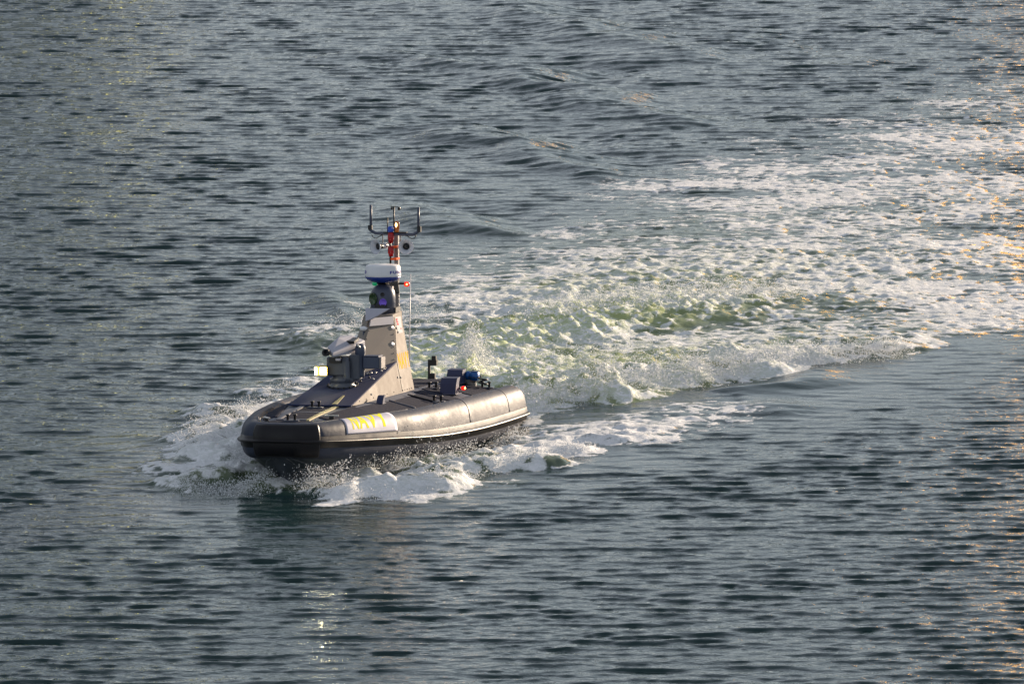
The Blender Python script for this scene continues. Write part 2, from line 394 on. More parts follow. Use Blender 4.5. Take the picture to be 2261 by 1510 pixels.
def bitt(k, w, rz=0, label=None):
    """double-post mooring bitt"""
    z = deckz(k, w) + .01
    b = box('mooring_bitt', (k, w, z + .01), (.1, .26, .02), 'deck', Matrix.Rotation(rz, 3, 'Z'), label=label)
    for s in (-.06, .06):
        c, q = math.cos(rz), math.sin(rz)
        kk, ww = k + q * s, w + c * s
        lathe('post', (kk, ww, z), [(.022, 0), (.02, .09), (.034, .1), (.034, .115), (0, .12)], 'black', n=12, parent=b)
    return b
bitt(.72, .02, .2, 'double bitt on the foredeck'); bitt(2.2, -.02, 0); bitt(5.2, 1.22, .1); bitt(6.6, .72, .1); bitt(8.15, 1.22, .2)
cl = tube('rope_coil', [(8.05 + .09 * math.cos(a), 1.2 + .08 * math.sin(a), .3 + .012 * a) for a in np.linspace(0, 12, 40)], .014, 'black', 6)
def cleat(k, w, rz=0):
    z = deckz(k, w) + .03
    b = box('cleat', (k, w, z + .05), (.05, .24, .026), 'steel', Matrix.Rotation(rz, 3, 'Z'), bevel=.008)
    b2 = box('foot', (k, w, z + .02), (.06, .08, .06), 'black', Matrix.Rotation(rz, 3, 'Z'), parent=b)
cleat(1.2, .57, .25); cleat(.74, -.42, -.9)
def cowl(k, w, rz, wd=.22, h=.3, dp=.2, name='deck_vent', lab=None, lean=.06):
    """hooded deck vent: bent shell leaning aft, open at the back"""
    z = deckz(k, w) + .005; c, s = math.cos(rz), math.sin(rz)
    prof = [(-dp / 2, 0), (-dp / 2 + lean * .9, h * .62), (-dp / 2 + lean * 2, h * .95), (dp * .5 + lean, h)]
    innr = [(x + .014, zz - .014) for x, zz in prof]; innr[0] = (prof[0][0] + .014, 0)
    vs = []
    for side in (-wd / 2, wd / 2):
        for (x, zz) in prof + innr[::-1]:
            vs.append(P(k + x * c - side * s, w + x * s + side * c, z + zz))
    n = 8; faces = [tuple(range(n)), tuple(range(2 * n - 1, n - 1, -1))] + [(i, (i + 1) % n, n + (i + 1) % n, n + i) for i in range(n)]
    o = poly(name, vs, faces, 'vent', label=lab)
    # side cheeks
    for side in (-wd / 2 - .004, wd / 2 + .004):
        q = [(k + x * c - side * s, w + x * s + side * c, z + zz) for x, zz in ((prof[0][0], 0), prof[1], prof[2], prof[3], (dp * .45, h * .7), (dp * .3, 0))]
        q2 = [(k + x * c - (side + .006) * s, w + x * s + (side + .006) * c, z + zz) for x, zz in ((prof[0][0], 0), prof[1], prof[2], prof[3], (dp * .45, h * .7), (dp * .3, 0))]
        poly('cheek', [P(*p) for p in q + q2], [tuple(range(6)), tuple(range(11, 5, -1))] + [(i, (i + 1) % 6, 6 + (i + 1) % 6, 6 + i) for i in range(6)], 'vent', parent=o)
    box('foot_plate', (k + .05, w, z + .006), (dp * 1.5, wd * 1.2, .012), 'deck', Matrix.Rotation(-rz, 3, 'Z'), parent=o)
    return o
v1 = cowl(6.45, 1.06, 0, .27, .29, .24, lab='hooded blue grey vent beside the red lamp')
v2 = cowl(7.95, .74, 0, .26, .25, .26, lab='hooded blue grey vent in front of the blue cylinder', lean=.04)
v3 = cowl(3.5, .72, 0, .1, .14, .14, lab='small hooded vent beside the casing foot', lean=.05)
# blue cylinder beacon aft of the vent
bc = lathe('blue_beacon', (8.12, .84, .47), [(.0, 0), (.05, 0), (.05, .05), (.075, .055), (.075, .11), (.055, .115), (.055, .13), (.085, .14), (.09, .24), (.07, .27), (0, .275)], 'cyl', axis=(0.15, 1, -.1), n=20)
for a in np.linspace(0, 2 * math.pi, 7)[:-1]:
    bm = bmesh.new(); q = Vector((0, 0, 1)).rotation_difference(Vector((.15, 1, -.1)).normalized())
    add_tube(bm, [P(8.12, .84, .47) + q @ Vector((.105 * math.cos(a), .105 * math.sin(a), h)) for h in (.12, .2, .28)], .006, 5)
    from_bm('guard_wire', bm, 'black', bc)
box('beacon_bracket', (8.14, .9, .36), (.05, .3, .2), 'steel')
# aft red lamp
rl = lathe('stern_light', (6.6, 1.27, .36), [(0, -.035), (.03, -.03), (.038, -.01), (.038, .02), (.025, .035), (0, .04)], 'redlamp', axis=(.3, 1, 0), n=16, label='lit red lamp beside the hooded vent')
lathe('filament', (6.58, 1.3, .36), [(0, -.02), (.018, 0), (0, .035)], 'redcore', axis=(.8, 1, 0), n=8, parent=rl)
tube('lamp_stalk', [(6.6, 1.12, .36), (6.6, 1.22, .36)], .018, 'black', parent=rl)
# black camera post at the stern
cp = box('camera_post', (8.42, .12, .53), (.05, .04, .34), 'black')
box('camera_head', (8.42, .2, .65), (.1, .13, .1), 'black', parent=cp); box('camera_cap', (8.42, .21, .73), (.07, .08, .07), 'black', parent=cp)
box('camera_base', (8.42, .18, .41), (.08, .1, .1), 'black', parent=cp)
tube('grab_rail', [(7.2, -1.1, .3), (7.2, -1.1, .36), (6.7, -.6, .43), (6.6, -.4, .41)], .02, 'steel')

# ------------------------------------------------------------------ casing: wedge with a prow-shaped tower
HW = lambda z: .54 - .221 * (z - .36)
LIP, LZ, ZP = 2.4, .375, .885
def slopez(k): return LZ + (ZP - LZ) / (5.43 - LIP) * (k - LIP)
AP = (4.32, 0, slopez(4.32)); PKp = (5.43, HW(ZP), ZP); PKs = (5.43, -HW(ZP), ZP)
TFp, TFs, AT = (5.78, .29, 1.49), (5.78, -.29, 1.49), (5.18, 0, 1.49)
TRp, TRs = (6.28, .25, 1.69), (6.28, -.25, 1.69); BRp, BRs = (6.1, .54, .36), (6.1, -.54, .36)
TUp, TUs = (5.8, .252, 1.66), (5.8, -.252, 1.66)
cv = [P(LIP, .54, LZ), P(LIP, -.54, LZ), P(*PKp), P(*PKs), P(*AP), P(*TFp), P(*TFs), P(*AT), P(*TRp), P(*TRs), P(*BRp), P(*BRs), P(*TUp), P(*TUs), P(LIP + .3, .54, .36), P(LIP + .3, -.54, .36)]
casing = poly('casing', cv, [(0, 2, 5, 12, 8, 10, 14), (1, 15, 11, 9, 13, 6, 3), (2, 4, 7, 5), (3, 6, 7, 4), (5, 7, 6, 13, 12), (12, 13, 9, 8), (8, 9, 11, 10), (0, 14, 15, 1), (14, 10, 11, 15)], 'casing', label='wedge casing rising to a prow-shaped tower')
# non-slip plate over the sloping front
lift = Vector((0, 0, .012))
sl = [P(LIP - .03, -.55, LZ - .005), P(LIP - .03, .55, LZ - .005), P(5.42, HW(ZP) + .006, ZP), P(4.31, 0, AP[2]), P(5.42, -HW(ZP) - .006, ZP)]
poly('sloping_plate', [p + lift for p in sl] + [p - Vector((0, 0, .012)) for p in sl], [(0, 1, 2, 3), (0, 3, 4), (5, 8, 7, 6), (5, 9, 8), (0, 1, 6, 5), (1, 2, 7, 6), (2, 3, 8, 7), (3, 4, 9, 8), (4, 0, 5, 9)], 'slope', casing, label='dark blue non-slip sloping front of the casing')
def onslope(k, w, dz=.014): return P(k, w, slopez(k) + dz)
poly('sun_streak_strip', [onslope(2.42, .2), onslope(2.42, .29), onslope(3.0, .245), onslope(3.0, .215)] + [onslope(2.42, .2, .022), onslope(2.42, .29, .022), onslope(3.0, .245, .022), onslope(3.0, .215, .022)],
     [(0, 3, 2, 1), (4, 5, 6, 7), (0, 1, 5, 4), (1, 2, 6, 5), (2, 3, 7, 6), (3, 0, 4, 7)], 'sun_streak', casing)  # sunlight streak carried up the slope as a pale yellow strip
# tower front plates (two faces of the prow), proud of the casing
def plate(name, pts, out, th, m, parent=casing, label=None):
    n = Vector(out).normalized() * th; p = [P(*q) for q in pts]; k = len(p)
    return poly(name, [q + n for q in p] + [q - n * .2 for q in p], [tuple(range(k)), tuple(range(2 * k - 1, k - 1, -1))] + [(i, (i + 1) % k, k + (i + 1) % k, k + i) for i in range(k)], m, parent, label=label)
def lerp(a, b, f): return tuple(a[i] + (b[i] - a[i]) * f for i in range(3))
nf = (Vector(P(*AP)) - Vector(P(*PKp))).cross(Vector(P(*TFp)) - Vector(P(*PKp)))
if nf.x < 0: nf = -nf
nf = nf.normalized()
def onfront(u, v):     # u 0 at apex..1 at port edge, v 0 bottom..1 top
    return lerp(lerp(AP, PKp, u), lerp(AT, TFp, u), v)
plate('front_panel', [onfront(.03, .02), onfront(.965, .02), onfront(.965, .97), onfront(.03, .97)], nf, .01, 'casing', label='grey front panel of the tower')
nfs = Vector((nf.x, -nf.y, nf.z))
def onfs(u, v): return lerp(lerp(AP, PKs, u), lerp(AT, TFs, u), v)
plate('front_panel', [onfs(.03, .02), onfs(.97, .02), onfs(.97, .97), onfs(.03, .97)], nfs, .01, 'casing')
for v in (.13, .905)[::-1]:
    v_ = {.13: .5, .905: .93}[v]
    c = onfront(.9, v_)
    lathe('lifting_eye', c, [(.036, .008), (.038, .018), (.012, .02), (.01, .014), (0, .014)], 'white', axis=nf, n=16, parent=casing)
# port side face: seam, clips, sticker, lettering
ns = Vector((0, 1, .221)).normalized()
def side(k, z, off=0): return (k, HW(z), z)
plate('side_panel', [side(2.5, .385), side(5.36, .385), side(5.405, .86), side(5.3, .845)], ns, .006, 'casing', label='sunlit port side panel of the casing')
plate('side_panel', [side(5.4, .385), side(6.08, .385), (6.25, HW(1.66), 1.66), (5.84, HW(1.62), 1.62), (5.80, HW(1.49), 1.49), side(5.45, .885)], ns, .006, 'casing')
for k, z in ((5.3, .63), (5.46, .62), (3.62, .47), (5.86, 1.36), (5.83, 1.43)):
    c = side(k, z); b = box('clip', (c[0], c[1] + .012, c[2]), (.05, .02, .035), 'steel', parent=casing, bevel=.005)
M['sticker'] = mat('sticker_paper', (.6, .6, .62), .8, spec=.05, var=.05)
st = plate('sticker', [(5.85, HW(1.335), 1.335), (6.12, HW(1.335), 1.335), (6.2, HW(1.61), 1.61), (5.87, HW(1.61), 1.61)], ns, .009, 'sticker', label='white ensign sticker with a red panel')
def onside(k, z): return (k, HW(z), z)
plate('red_panel', [onside(5.905, 1.475), onside(5.985, 1.475), onside(5.98, 1.585), onside(5.895, 1.585)], ns, .0125, 'red', st)
plate('white_mark', [onside(5.925, 1.495), onside(5.965, 1.5), onside(5.95, 1.53), onside(5.92, 1.52)], ns, .0145, 'sticker', st)
plate('white_mark', [onside(5.93, 1.54), onside(5.965, 1.545), onside(5.96, 1.57), onside(5.915, 1.56)], ns, .0145, 'sticker', st)
plate('red_dot', [onside(6.05, 1.395), onside(6.08, 1.395), onside(6.08, 1.42), onside(6.05, 1.42)], ns, .0125, 'red', st)
def sidemap(u, v, h):
    z = .745 + .27 * v; k = 5.5 + .65 * u + .05 * v
    return P(k, HW(z), z) + ns * (.0065 + h)
text('navy_lettering', 'NAVY', sidemap, 'yellow', casing, h=.001, bold=.04, cuts=0, label='yellow NAVY lettering on the port side of the tower')
for k, z in [(5.42 + .13 * i, .4) for i in range(5)] + [(2.9 + .4 * i, .41) for i in range(6)] + [(6.1 + .035 * i, .55 + .22 * i) for i in range(5)]:
    c = side(k, z); lathe('bolt', (c[0], c[1], c[2]), [(0, .004), (.011, .006), (.011, .014), (0, .016)], 'casing', axis=ns, n=6, parent=casing, smooth=False)
for u in (.06, .94):
    for v in np.linspace(.08, .92, 6):
        lathe('bolt', onfront(u, v), [(0, .009), (.01, .01), (.01, .018), (0, .02)], 'casing', axis=nf, n=6, parent=casing, smooth=False)
# ledge and visor over the prow
plate('ledge_panel', [(5.17, .02, 1.5), (5.74, .27, 1.5), (5.80, .25, 1.63), (5.26, .02, 1.63)], nf, .02, 'shield', label='pale ledge panel above the tower front')
plate('ledge_panel', [(5.17, -.02, 1.5), (5.74, -.27, 1.5), (5.80, -.25, 1.63), (5.26, -.02, 1.63)], nfs, .02, 'casing')
vz = poly('visor', [P(5.12, -.03, 1.6), P(5.2, .07, 1.64), P(5.48, .29, 1.79), P(5.36, .0, 1.80), P(5.46, -.13, 1.80), P(5.14, -.035, 1.585), P(5.22, .07, 1.625), P(5.50, .285, 1.775), P(5.38, .0, 1.785), P(5.48, -.125, 1.785)],
     [(0, 1, 2, 3), (0, 3, 4), (5, 8, 7, 6), (5, 9, 8), (0, 1, 6, 5), (1, 2, 7, 6), (2, 3, 8, 7), (3, 4, 9, 8), (4, 0, 5, 9)], 'shield', casing, label='pale faceted visor below the camera pod')
box('top_bracket', (6.2, 0, 1.72), (.3, .46, .1), 'black', parent=casing)
# white-capped lamp on the starboard front
cpst = lathe('capped_lamp', (5.2, -.08, 1.46), [(0, -.04), (.03, -.04), (.07, -.02), (.078, .01), (.05, .035), (0, .045)], 'white', n=16, parent=casing)
tube('lamp_arm', [(5.2, -.08, 1.44), (5.2, -.07, 1.25), (5.15, -.03, 1.1)], .026, 'bluegrey', parent=cpst)

# ------------------------------------------------------------------ camera pod, radar, mast
pod = lathe('camera_pod', (6.07, 0, 1.62), [(0, 0), (.21, 0), (.213, .33), (.2, .42), (.165, .49), (.1, .535), (0, .55)], 'pod', n=40, label='dark blue grey domed camera pod')
def podlens(name, az, z, r, m, parent, depth=.02):
    d = Vector((math.cos(az), math.sin(az), 0)); ck, cw = 6.07 - d.x * .196, d.y * .196
    return lathe(name, (ck, cw, z), [(0, 0), (r * .9, 0), (r, depth * .4), (r, depth), (r * .86, depth), (r * .8, depth * .7), (0, depth * .75)], m, axis=(d.x, d.y, 0), n=24, parent=parent)
V = R(16.0)            # azimuth towards the viewer, to port of the bow
podlens('green_lens', V - R(52), 1.925, .105, 'lens_green', pod, .03)
podlens('violet_lens', V - R(0), 1.865, .064, 'lens_violet', pod, .034)
podlens('small_lens', V - R(2), 2.0, .036, 'black', pod, .022)
def podhood():
    vs = []; fs = []
    for a in np.linspace(-.66, .3, 12):
        for z, r in ((1.83, .232), (1.68, .232)):
            vs.append(P(6.07 - r * math.cos(V + a), r * math.sin(V + a), z))
            vs.append(P(6.07 - (r - .022) * math.cos(V + a), (r - .022) * math.sin(V + a), z))
    for i in range(11):
        b = 4 * i
        for x, y in ((0, 2), (1, 0), (3, 1), (2, 3)): fs.append((b + x, b + y, b + 4 + y, b + 4 + x))
    fs += [(0, 1, 3, 2), (44, 46, 47, 45)]
    poly('lens_hood', vs, fs, 'black', pod)
podhood()
box('pod_cap_bracket', (6.1, .12, 2.1), (.1, .1, .06), 'steel', parent=pod)
rad = lathe('radar_dome', (6.07, 0, 2.285), [(0, .01), (.3, .01), (.313, .02), (.312, .04), (.296, .185), (.285, .205), (.255, .215), (0, .225)], 'white', n=56, label='white round radar dome with blue base')
lathe('blue_base', (6.07, 0, 2.20), [(0, 0), (.17, 0), (.25, .03), (.3, .075), (.305, .1), (0, .1)], 'blue', n=48, parent=rad)
def radmap(a0, a1):
    def f(u, v, h):
        a = a0 + (a1 - a0) * u; z = 2.355 + .05 * v; r = .313 - (z - 2.325) / .145 * .016 + .0015 + h * .5
        return P(6.07 - r * math.cos(a), r * math.sin(a), z)
    return f
text('maker_lettering', 'FURUNO', radmap(V + R(24), V + R(24 + 92)), 'ink', rad, bold=.03, cuts=3)
text('maker_lettering', 'FURUNO', radmap(V - R(66 + 92), V - R(66)), 'ink', rad, bold=.03, cuts=3)
mast = box('mast', (6.9, 0, 2.05), (.08, .07, 1.9), 'tan', label='slim mast with lamps, horns and aerials')
box('mast_foot', (6.8, 0, 1.0), (.26, .16, 1.3), 'casing', parent=mast)
hull_of('radar_bracket', [(6.88, -.05, 2.2), (6.88, .05, 2.2), (6.88, .05, 1.95), (6.88, -.05, 1.95), (5.95, -.08, 2.2), (5.95, .08, 2.2), (6.0, .08, 2.17), (6.0, -.08, 2.17), (6.3, -.15, 2.2), (6.3, .2, 2.2)], 'black', mast)
tube('nav_light_arm', [(6.5, -.27, 2.15), (6.5, .27, 2.15)], .018, 'black', parent=mast)
n1 = lathe('port_light', (6.5, .3, 2.14), [(0, -.045), (.04, -.04), (.045, 0), (.035, .035), (0, .045)], 'redlamp', n=16, parent=mast, axis=(0, 1, 0), label='lit red port navigation light')
lathe('starboard_light', (6.5, -.28, 2.14), [(0, -.045), (.035, -.04), (.04, 0), (.03, .035), (0, .045)], 'greenlamp', n=16, parent=mast, axis=(0, -1, 0), label='green starboard navigation light')
lathe('port_light_filament', (6.46, .31, 2.14), [(0, -.02), (.016, 0), (0, .02)], 'redcore', axis=(1, .5, 0), n=8, parent=mast)
# signal pole with stacked lamps, in front of the mast
KP = 6.72
pole = tube('signal_pole', [(KP, -.06, 2.45), (KP, -.06, 3.0)], .018, 'black', parent=mast)
for z in (2.7, 2.93):
    lathe('red_signal_lamp', (KP - .02, -.045, z), [(0, -.1), (.035, -.1), (.045, -.05), (.05, -.045), (.055, 0), (.05, .07), (.02, .085), (0, .085)], 'redplastic', n=18, parent=mast)
for z in (2.555, 2.76):
    box('orange_bracket', (KP + .08, .0, z), (.2, .11, .035), 'orange', parent=mast)
xb = tube('crossbar', [(6.76, -.45, 3.13), (6.76, -.43, 3.05), (6.76, -.34, 2.995), (6.76, -.2, 2.99), (6.76, .2, 2.98), (6.76, .34, 2.98), (6.76, .42, 3.02), (6.76, .44, 3.1)], .028, 'bluegrey', n=12, parent=mast)
tube('aerial', [(6.76, -.42, 3.08), (6.76, -.42, 3.48)], [.024, .022], 'bluegrey', n=10, parent=mast)
tube('aerial', [(6.76, .435, 3.08), (6.76, .435, 3.45)], [.024, .02], 'bluegrey', n=10, parent=mast)
box('aerial_base', (6.76, -.43, 3.09), (.06, .07, .08), 'black', parent=mast); box('aerial_base', (6.76, .45, 3.07), (.06, .06, .1), 'black', parent=mast)
for s in (-1, 1):
    tube('cable', [(6.74, s * .4, 2.97), (6.74, s * .37, 2.92), (6.74, s * .32, 2.905), (6.74, s * .26, 2.94), (6.74, s * .2, 2.975)], .008, 'black', 6, parent=mast)
box('top_plate', (6.76, .02, 3.012), (.1, .42, .018), 'black', parent=mast)
tube('wind_vane_pole', [(6.78, -.01, 3.0), (6.78, -.01, 3.46)], .014, 'black', 6, parent=mast)
for s, r_ in ((-.055, .02), (.075, .028)):
    lathe('wind_cup', (6.78, -.01 + s, 3.43), [(0, 0), (r_, .01), (r_ * 1.1, .035), (.004, .04)], 'black', axis=(.3, 1, -.5), n=10, parent=mast)
tube('wind_arm', [(6.78, -.07, 3.45), (6.78, .08, 3.445)], .008, 'black', 6, parent=mast)
tube('thin_aerial', [(6.74, -.115, 3.0), (6.74, -.115, 3.27)], .01, 'black', 6, parent=mast)
lathe('blue_signal_lamp', (6.72, -.055, 3.02), [(0, 0), (.05, 0), (.052, .02), (.05, .08), (.03, .1), (0, .1)], 'bluelamp', n=20, parent=mast)
am = lathe('amber_lamp', (6.74, .055, 3.02), [(0, 0), (.035, 0), (.04, .06), (.044, .07), (.048, .12), (.03, .18), (0, .19)], 'amber', n=20, parent=mast, label='lit amber lamp on the mast top')
lathe('amber_filament', (6.69, .055, 3.14), [(0, -.04), (.016, -.01), (.016, .02), (0, .045)], 'ambercore', n=8, parent=mast)
def horn(k, w, z, az, name='loud_hailer'):
    d = (math.cos(az), math.sin(az), -.03)
    o = lathe(name, (k, w, z), [(.03, -.1), (.045, -.1), (.05, -.02), (.03, .0), (.045, .06), (.075, .12), (.118, .16), (.133, .168), (.133, .175), (.12, .17), (.075, .14), (.045, .08), (.04, .03), (0, .03)], 'horn', axis=d, n=28, parent=mast, label='grey horn loudspeaker')
    lathe('throat', (k + .02 * -d[0], w, z), [(0, .0), (.043, .0), (.054, .1), (.035, .1), (.02, .13), (0, .14)], 'black', axis=d, n=16, parent=o)
    return o
horn(6.87, .19, 2.775, V - R(4)); horn(6.72, -.2, 2.775, V - R(46))
for w in (-.22, -.12, .1): box('horn_bracket', (6.8, w, 2.88), (.02, .018, .2), 'tan', parent=mast)
tube('whip_aerial', [(7.15, .14, .36), (7.15, .145, 1.2), (7.15, .17, 2.27)], [.014, .011, .008], 'white', 6, label='thin white whip aerial behind the tower')

# ------------------------------------------------------------------ gun turret
TK = 3.68; TZ = slopez(TK)
tur = lathe('turret', (TK, 0, TZ - .03), [(0, 0), (.23, 0), (.235, .05), (.2, .07), (.2, .11), (.215, .12), (.215, .17), (.17, .19), (.15, .24), (0, .24)], 'turret', n=32, label='grey gun turret with faceted shield on the sloping front')
for a in np.linspace(0, 2 * math.pi, 17)[:-1]:
    kk, ww = TK + .255 * math.cos(a), .255 * math.sin(a)
    lathe('bolt', (kk, ww, slopez(kk) + .012), [(0, 0), (.016, 0), (.016, .035), (0, .035)], 'black', n=6, parent=tur, smooth=False)
rng = random.Random(4)
for i in range(22):
    k = rng.uniform(3.9, 5.0); w = rng.uniform(.1, .42)
    if w > HW(slopez(k)) - .06: continue
    if k > 4.32 + w * 2.2: continue
    lathe('clamp', (k, w, slopez(k) + .012), [(0, 0), (.02, 0), (.02, .012), (.012, .014), (.012, .032), (0, .032)], 'steel' if i % 2 else 'black', n=8, parent=tur)
box('pedestal', (TK, -.06, TZ + .35), (.34, .34, .32), 'turret', parent=tur, bevel=.02)
box('recess', (TK - .2, -.06, TZ + .46), (.08, .2, .09), 'black', parent=tur)
box('sight_window', (TK - .25, .0, TZ + .475), (.02, .09, .04), 'sign', parent=tur)
lathe('post', (TK - .12, .11, TZ + .1), [(0, 0), (.075, 0), (.06, .06), (.058, .32), (.04, .36), (.04, .4), (0, .41)], 'turret', n=18, parent=tur)
lathe('drum', (TK + .05, .3, TZ + .16), [(0, 0), (.07, 0), (.075, .04), (.075, .36), (.09, .4), (.09, .5), (.06, .56), (0, .57)], 'bluegrey', n=18, parent=tur)
box('cradle', (TK + .05, .22, TZ + .33), (.2, .18, .42), 'turret', parent=tur, bevel=.015)
bx2 = box('ammunition_box', (TK + .1, .51, TZ + .41), (.26, .28, .2), 'bluegrey', parent=tur, bevel=.01, label='blue grey ammunition box on the turret side')
box('box_end', (TK + .1, .672, TZ + .41), (.24, .036, .19), 'tan', parent=tur)
box('box_lid', (TK + .1, .51, TZ + .52), (.27, .27, .02), 'bluegrey', parent=tur)
Zb = TZ
sh = hull_of('shield', [(3.3, -.14, Zb + .7), (3.3, -.14, Zb + .56), (3.25, -.06, Zb + .545), (3.22, -.03, Zb + .59), (3.22, -.03, Zb + .53), (3.8, .19, Zb + .69), (3.8, .19, Zb + .56), (3.6, -.05, Zb + .82), (4.05, .05, Zb + .84), (4.15, .26, Zb + .75), (4.15, .26, Zb + .62), (4.2, -.2, Zb + .82), (4.2, -.2, Zb + .6)], 'shield', tur, bevel=.008, label='pale faceted gun shield')
box('shield_slot', (3.86, .1, Zb + .765), (.3, .2, .05), 'black', Matrix.Rotation(.15, 3, 'Y'), parent=tur)
tube('barrel', [(3.7, -.1, Zb + .62), (3.2, -.13, Zb + .61)], [.05, .042], 'black', 14, parent=tur)
lathe('muzzle', (3.22, -.13, Zb + .61), [(0, 0), (.06, 0), (.062, .09), (.03, .09), (.028, .03), (0, .03)], 'black', axis=(1, 0, 0), n=16, parent=tur)
tube('linkage', [(3.8, .2, Zb + .62), (3.6, .28, Zb + .72), (3.7, .36, Zb + .6)], .022, 'steel', 8, parent=tur)
sl_ = box('searchlight', (3.45, -.27, TZ + .28), (.12, .17, .17), 'black', parent=tur, bevel=.03, label='lit searchlight on the starboard side of the turret')
def lens_box(kc, wc, zc, az, wd, ht, name='lens'):
    rot = Matrix.Rotation(az, 3, 'Z')
    box('lens_rim', (kc, wc, zc), (.03, wd + .035, ht + .035), 'lamprim', rot, parent=sl_, bevel=.014)
    d = Vector((math.cos(az), math.sin(az), 0)) * .02
    box(name, (kc - d.x, wc + d.y, zc), (.02, wd, ht), 'lamp', rot, parent=sl_, bevel=.0095)
lens_box(3.37, -.245, TZ + .28, V, .105, .12); lens_box(3.36, -.355, TZ + .28, V - R(50), .06, .12)

# ------------------------------------------------------------------ far shore: low wooded hills, seen in the photo only as the dark reflection in the ripples
from mathutils import noise as mn
bm = bmesh.new(); rows = []
for i in range(161):
    x = -1600 + 20 * i; yb = 640 + 60 * mn.noise(Vector((x * .004, 3, 0))); hgt0 = 34 + 14 * mn.noise(Vector((x * .006, 0, 0)))
    rows.append([bm.verts.new((x + 6 * mn.noise(Vector((x, j, 5))), yb + d, h * hgt0 * (1 + .16 * mn.noise(Vector((x * .05, j * 2, 0)))) - 1)) for j, (d, h) in enumerate(((0, 0), (1, .2), (18, .42), (45, .66), (90, .86), (150, 1), (400, .9)))])
for a, b in zip(rows, rows[1:]):
    for j in range(6): bm.faces.new((a[j], a[j + 1], b[j + 1], b[j]))
hl = from_bm('wooded_hills', bm, mat('tree_canopy', (.03, .045, .03), .9, var=.5, vscale=.08), None, False, 'low dark wooded hills along the far shore')
hl['kind'] = 'structure'
def glint_block(x, y, w, d, h, col, e, share, label):  # unseen block added so its glowing cells make glints on the water
    m = bpy.data.materials.new('glint_glow'); m.use_nodes = True; N, L = nodes(m); b = N['Principled BSDF']
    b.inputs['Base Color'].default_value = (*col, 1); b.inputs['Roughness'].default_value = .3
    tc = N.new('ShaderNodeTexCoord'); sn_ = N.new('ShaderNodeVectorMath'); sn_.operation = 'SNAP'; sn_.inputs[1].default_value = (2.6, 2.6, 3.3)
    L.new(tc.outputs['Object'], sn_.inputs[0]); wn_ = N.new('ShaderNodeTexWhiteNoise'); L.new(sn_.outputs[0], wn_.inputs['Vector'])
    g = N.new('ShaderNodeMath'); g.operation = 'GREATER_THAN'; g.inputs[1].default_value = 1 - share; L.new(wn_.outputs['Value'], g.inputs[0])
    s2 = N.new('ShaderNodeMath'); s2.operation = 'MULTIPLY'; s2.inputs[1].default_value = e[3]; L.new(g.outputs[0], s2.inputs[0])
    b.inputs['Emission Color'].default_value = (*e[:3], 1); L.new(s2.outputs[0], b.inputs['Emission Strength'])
    bm = bmesh.new(); bmesh.ops.create_cube(bm, size=1)
    bmesh.ops.transform(bm, matrix=Matrix.Translation((0, 0, h / 2 + 1)) @ Matrix.Diagonal((w, d, h, 1)), verts=bm.verts)
    me = bpy.data.meshes.new('added_glint_block'); bm.to_mesh(me); bm.free(); me.materials.append(m)
    o = bpy.data.objects.new('added_glint_block', me); C.objects.link(o); o.location = (x, y, 0); o['label'] = label; o['category'] = 'building'
    bm = bmesh.new(); bmesh.ops.create_cube(bm, size=1)
    bmesh.ops.transform(bm, matrix=Matrix.Translation((0, 0, h + 2.5)) @ Matrix.Diagonal((w * .5, d * .5, 3, 1)), verts=bm.verts)
    me = bpy.data.meshes.new('added_block_cap'); bm.to_mesh(me); bm.free(); me.materials.append(M['bluegrey']); q_ = bpy.data.objects.new('added_block_cap', me); C.objects.link(q_); q_.parent = o
glint_block(52, 585, 22, 18, 92, (.02, .022, .025), (1, .5, .13, 6.5), .25, 'tall unseen block added with glowing cells for golden glints at the right edge of the water')
glint_block(88, 600, 26, 18, 80, (.02, .022, .025), (1, .55, .16, 6.5), .25, 'broader unseen block added further right, glowing for golden glints on the water')
glint_block(-42, 590, 34, 18, 62, (.06, .065, .06), (.85, .75, .2, 1.8), .03, 'unseen block added at the left with a few glowing cells for yellow glints')

# ------------------------------------------------------------------ water surface: heightfield from a wave spectrum, wake ridges and foam
rs = np.random.RandomState(7)
TX, TY, TD = 1024, 2048, .05                       # tile of 51 x 102 m
kx = np.fft.fftfreq(TX, TD) * 2 * np.pi; ky = np.fft.fftfreq(TY, TD) * 2 * np.pi
KX, KY = np.meshgrid(kx, ky); KK = np.hypot(KX, KY); KK[0, 0] = 1e-6
TH = np.arctan2(KY, KX)
def white():
    return np.fft.fft2(rs.standard_normal((TY, TX)))
def field(amp, norm=True):
    f = np.fft.ifft2(white() * amp).real
    return f / f.std() if norm else f
def band(l0, l1, p):          # amplitude ~ k^-p between wavelengths l0 < l1
    k0, k1 = 2 * np.pi / l1, 2 * np.pi / l0
    return np.exp(-(k0 / KK) ** 3) * np.exp(-(KK / k1) ** 3) * KK ** (-p)
def direc(ang, n):
    return np.abs(np.cos(TH - R(ang))) ** n
wavespec = [  # wavelength min, max, falloff, direction (90 = travelling along y), spread, rms slope
    (.42, .85, .9, 92, 11, .11), (.34, .75, .95, 80, 8, .07), (.24, .55, 1.0, 104, 5, .075), (.9, 2.6, 1.6, 84, 3, .018), (.12, .28, .6, 90, 2, .15)]
Hk = 0
ripple = 0
for i, (l0, l1, p, a, n, s) in enumerate(wavespec):
    A = white() * band(l0, l1, p) * direc(a, n)
    sl = np.hypot(np.fft.ifft2(A * 1j * KX).real.std(), np.fft.ifft2(A * 1j * KY).real.std())
    Hk = Hk + A * (s / sl)
hgt = np.fft.ifft2(Hk).real
chx = np.fft.ifft2(-1j * KX / KK * Hk).real; chy = np.fft.ifft2(-1j * KY / KK * Hk).real
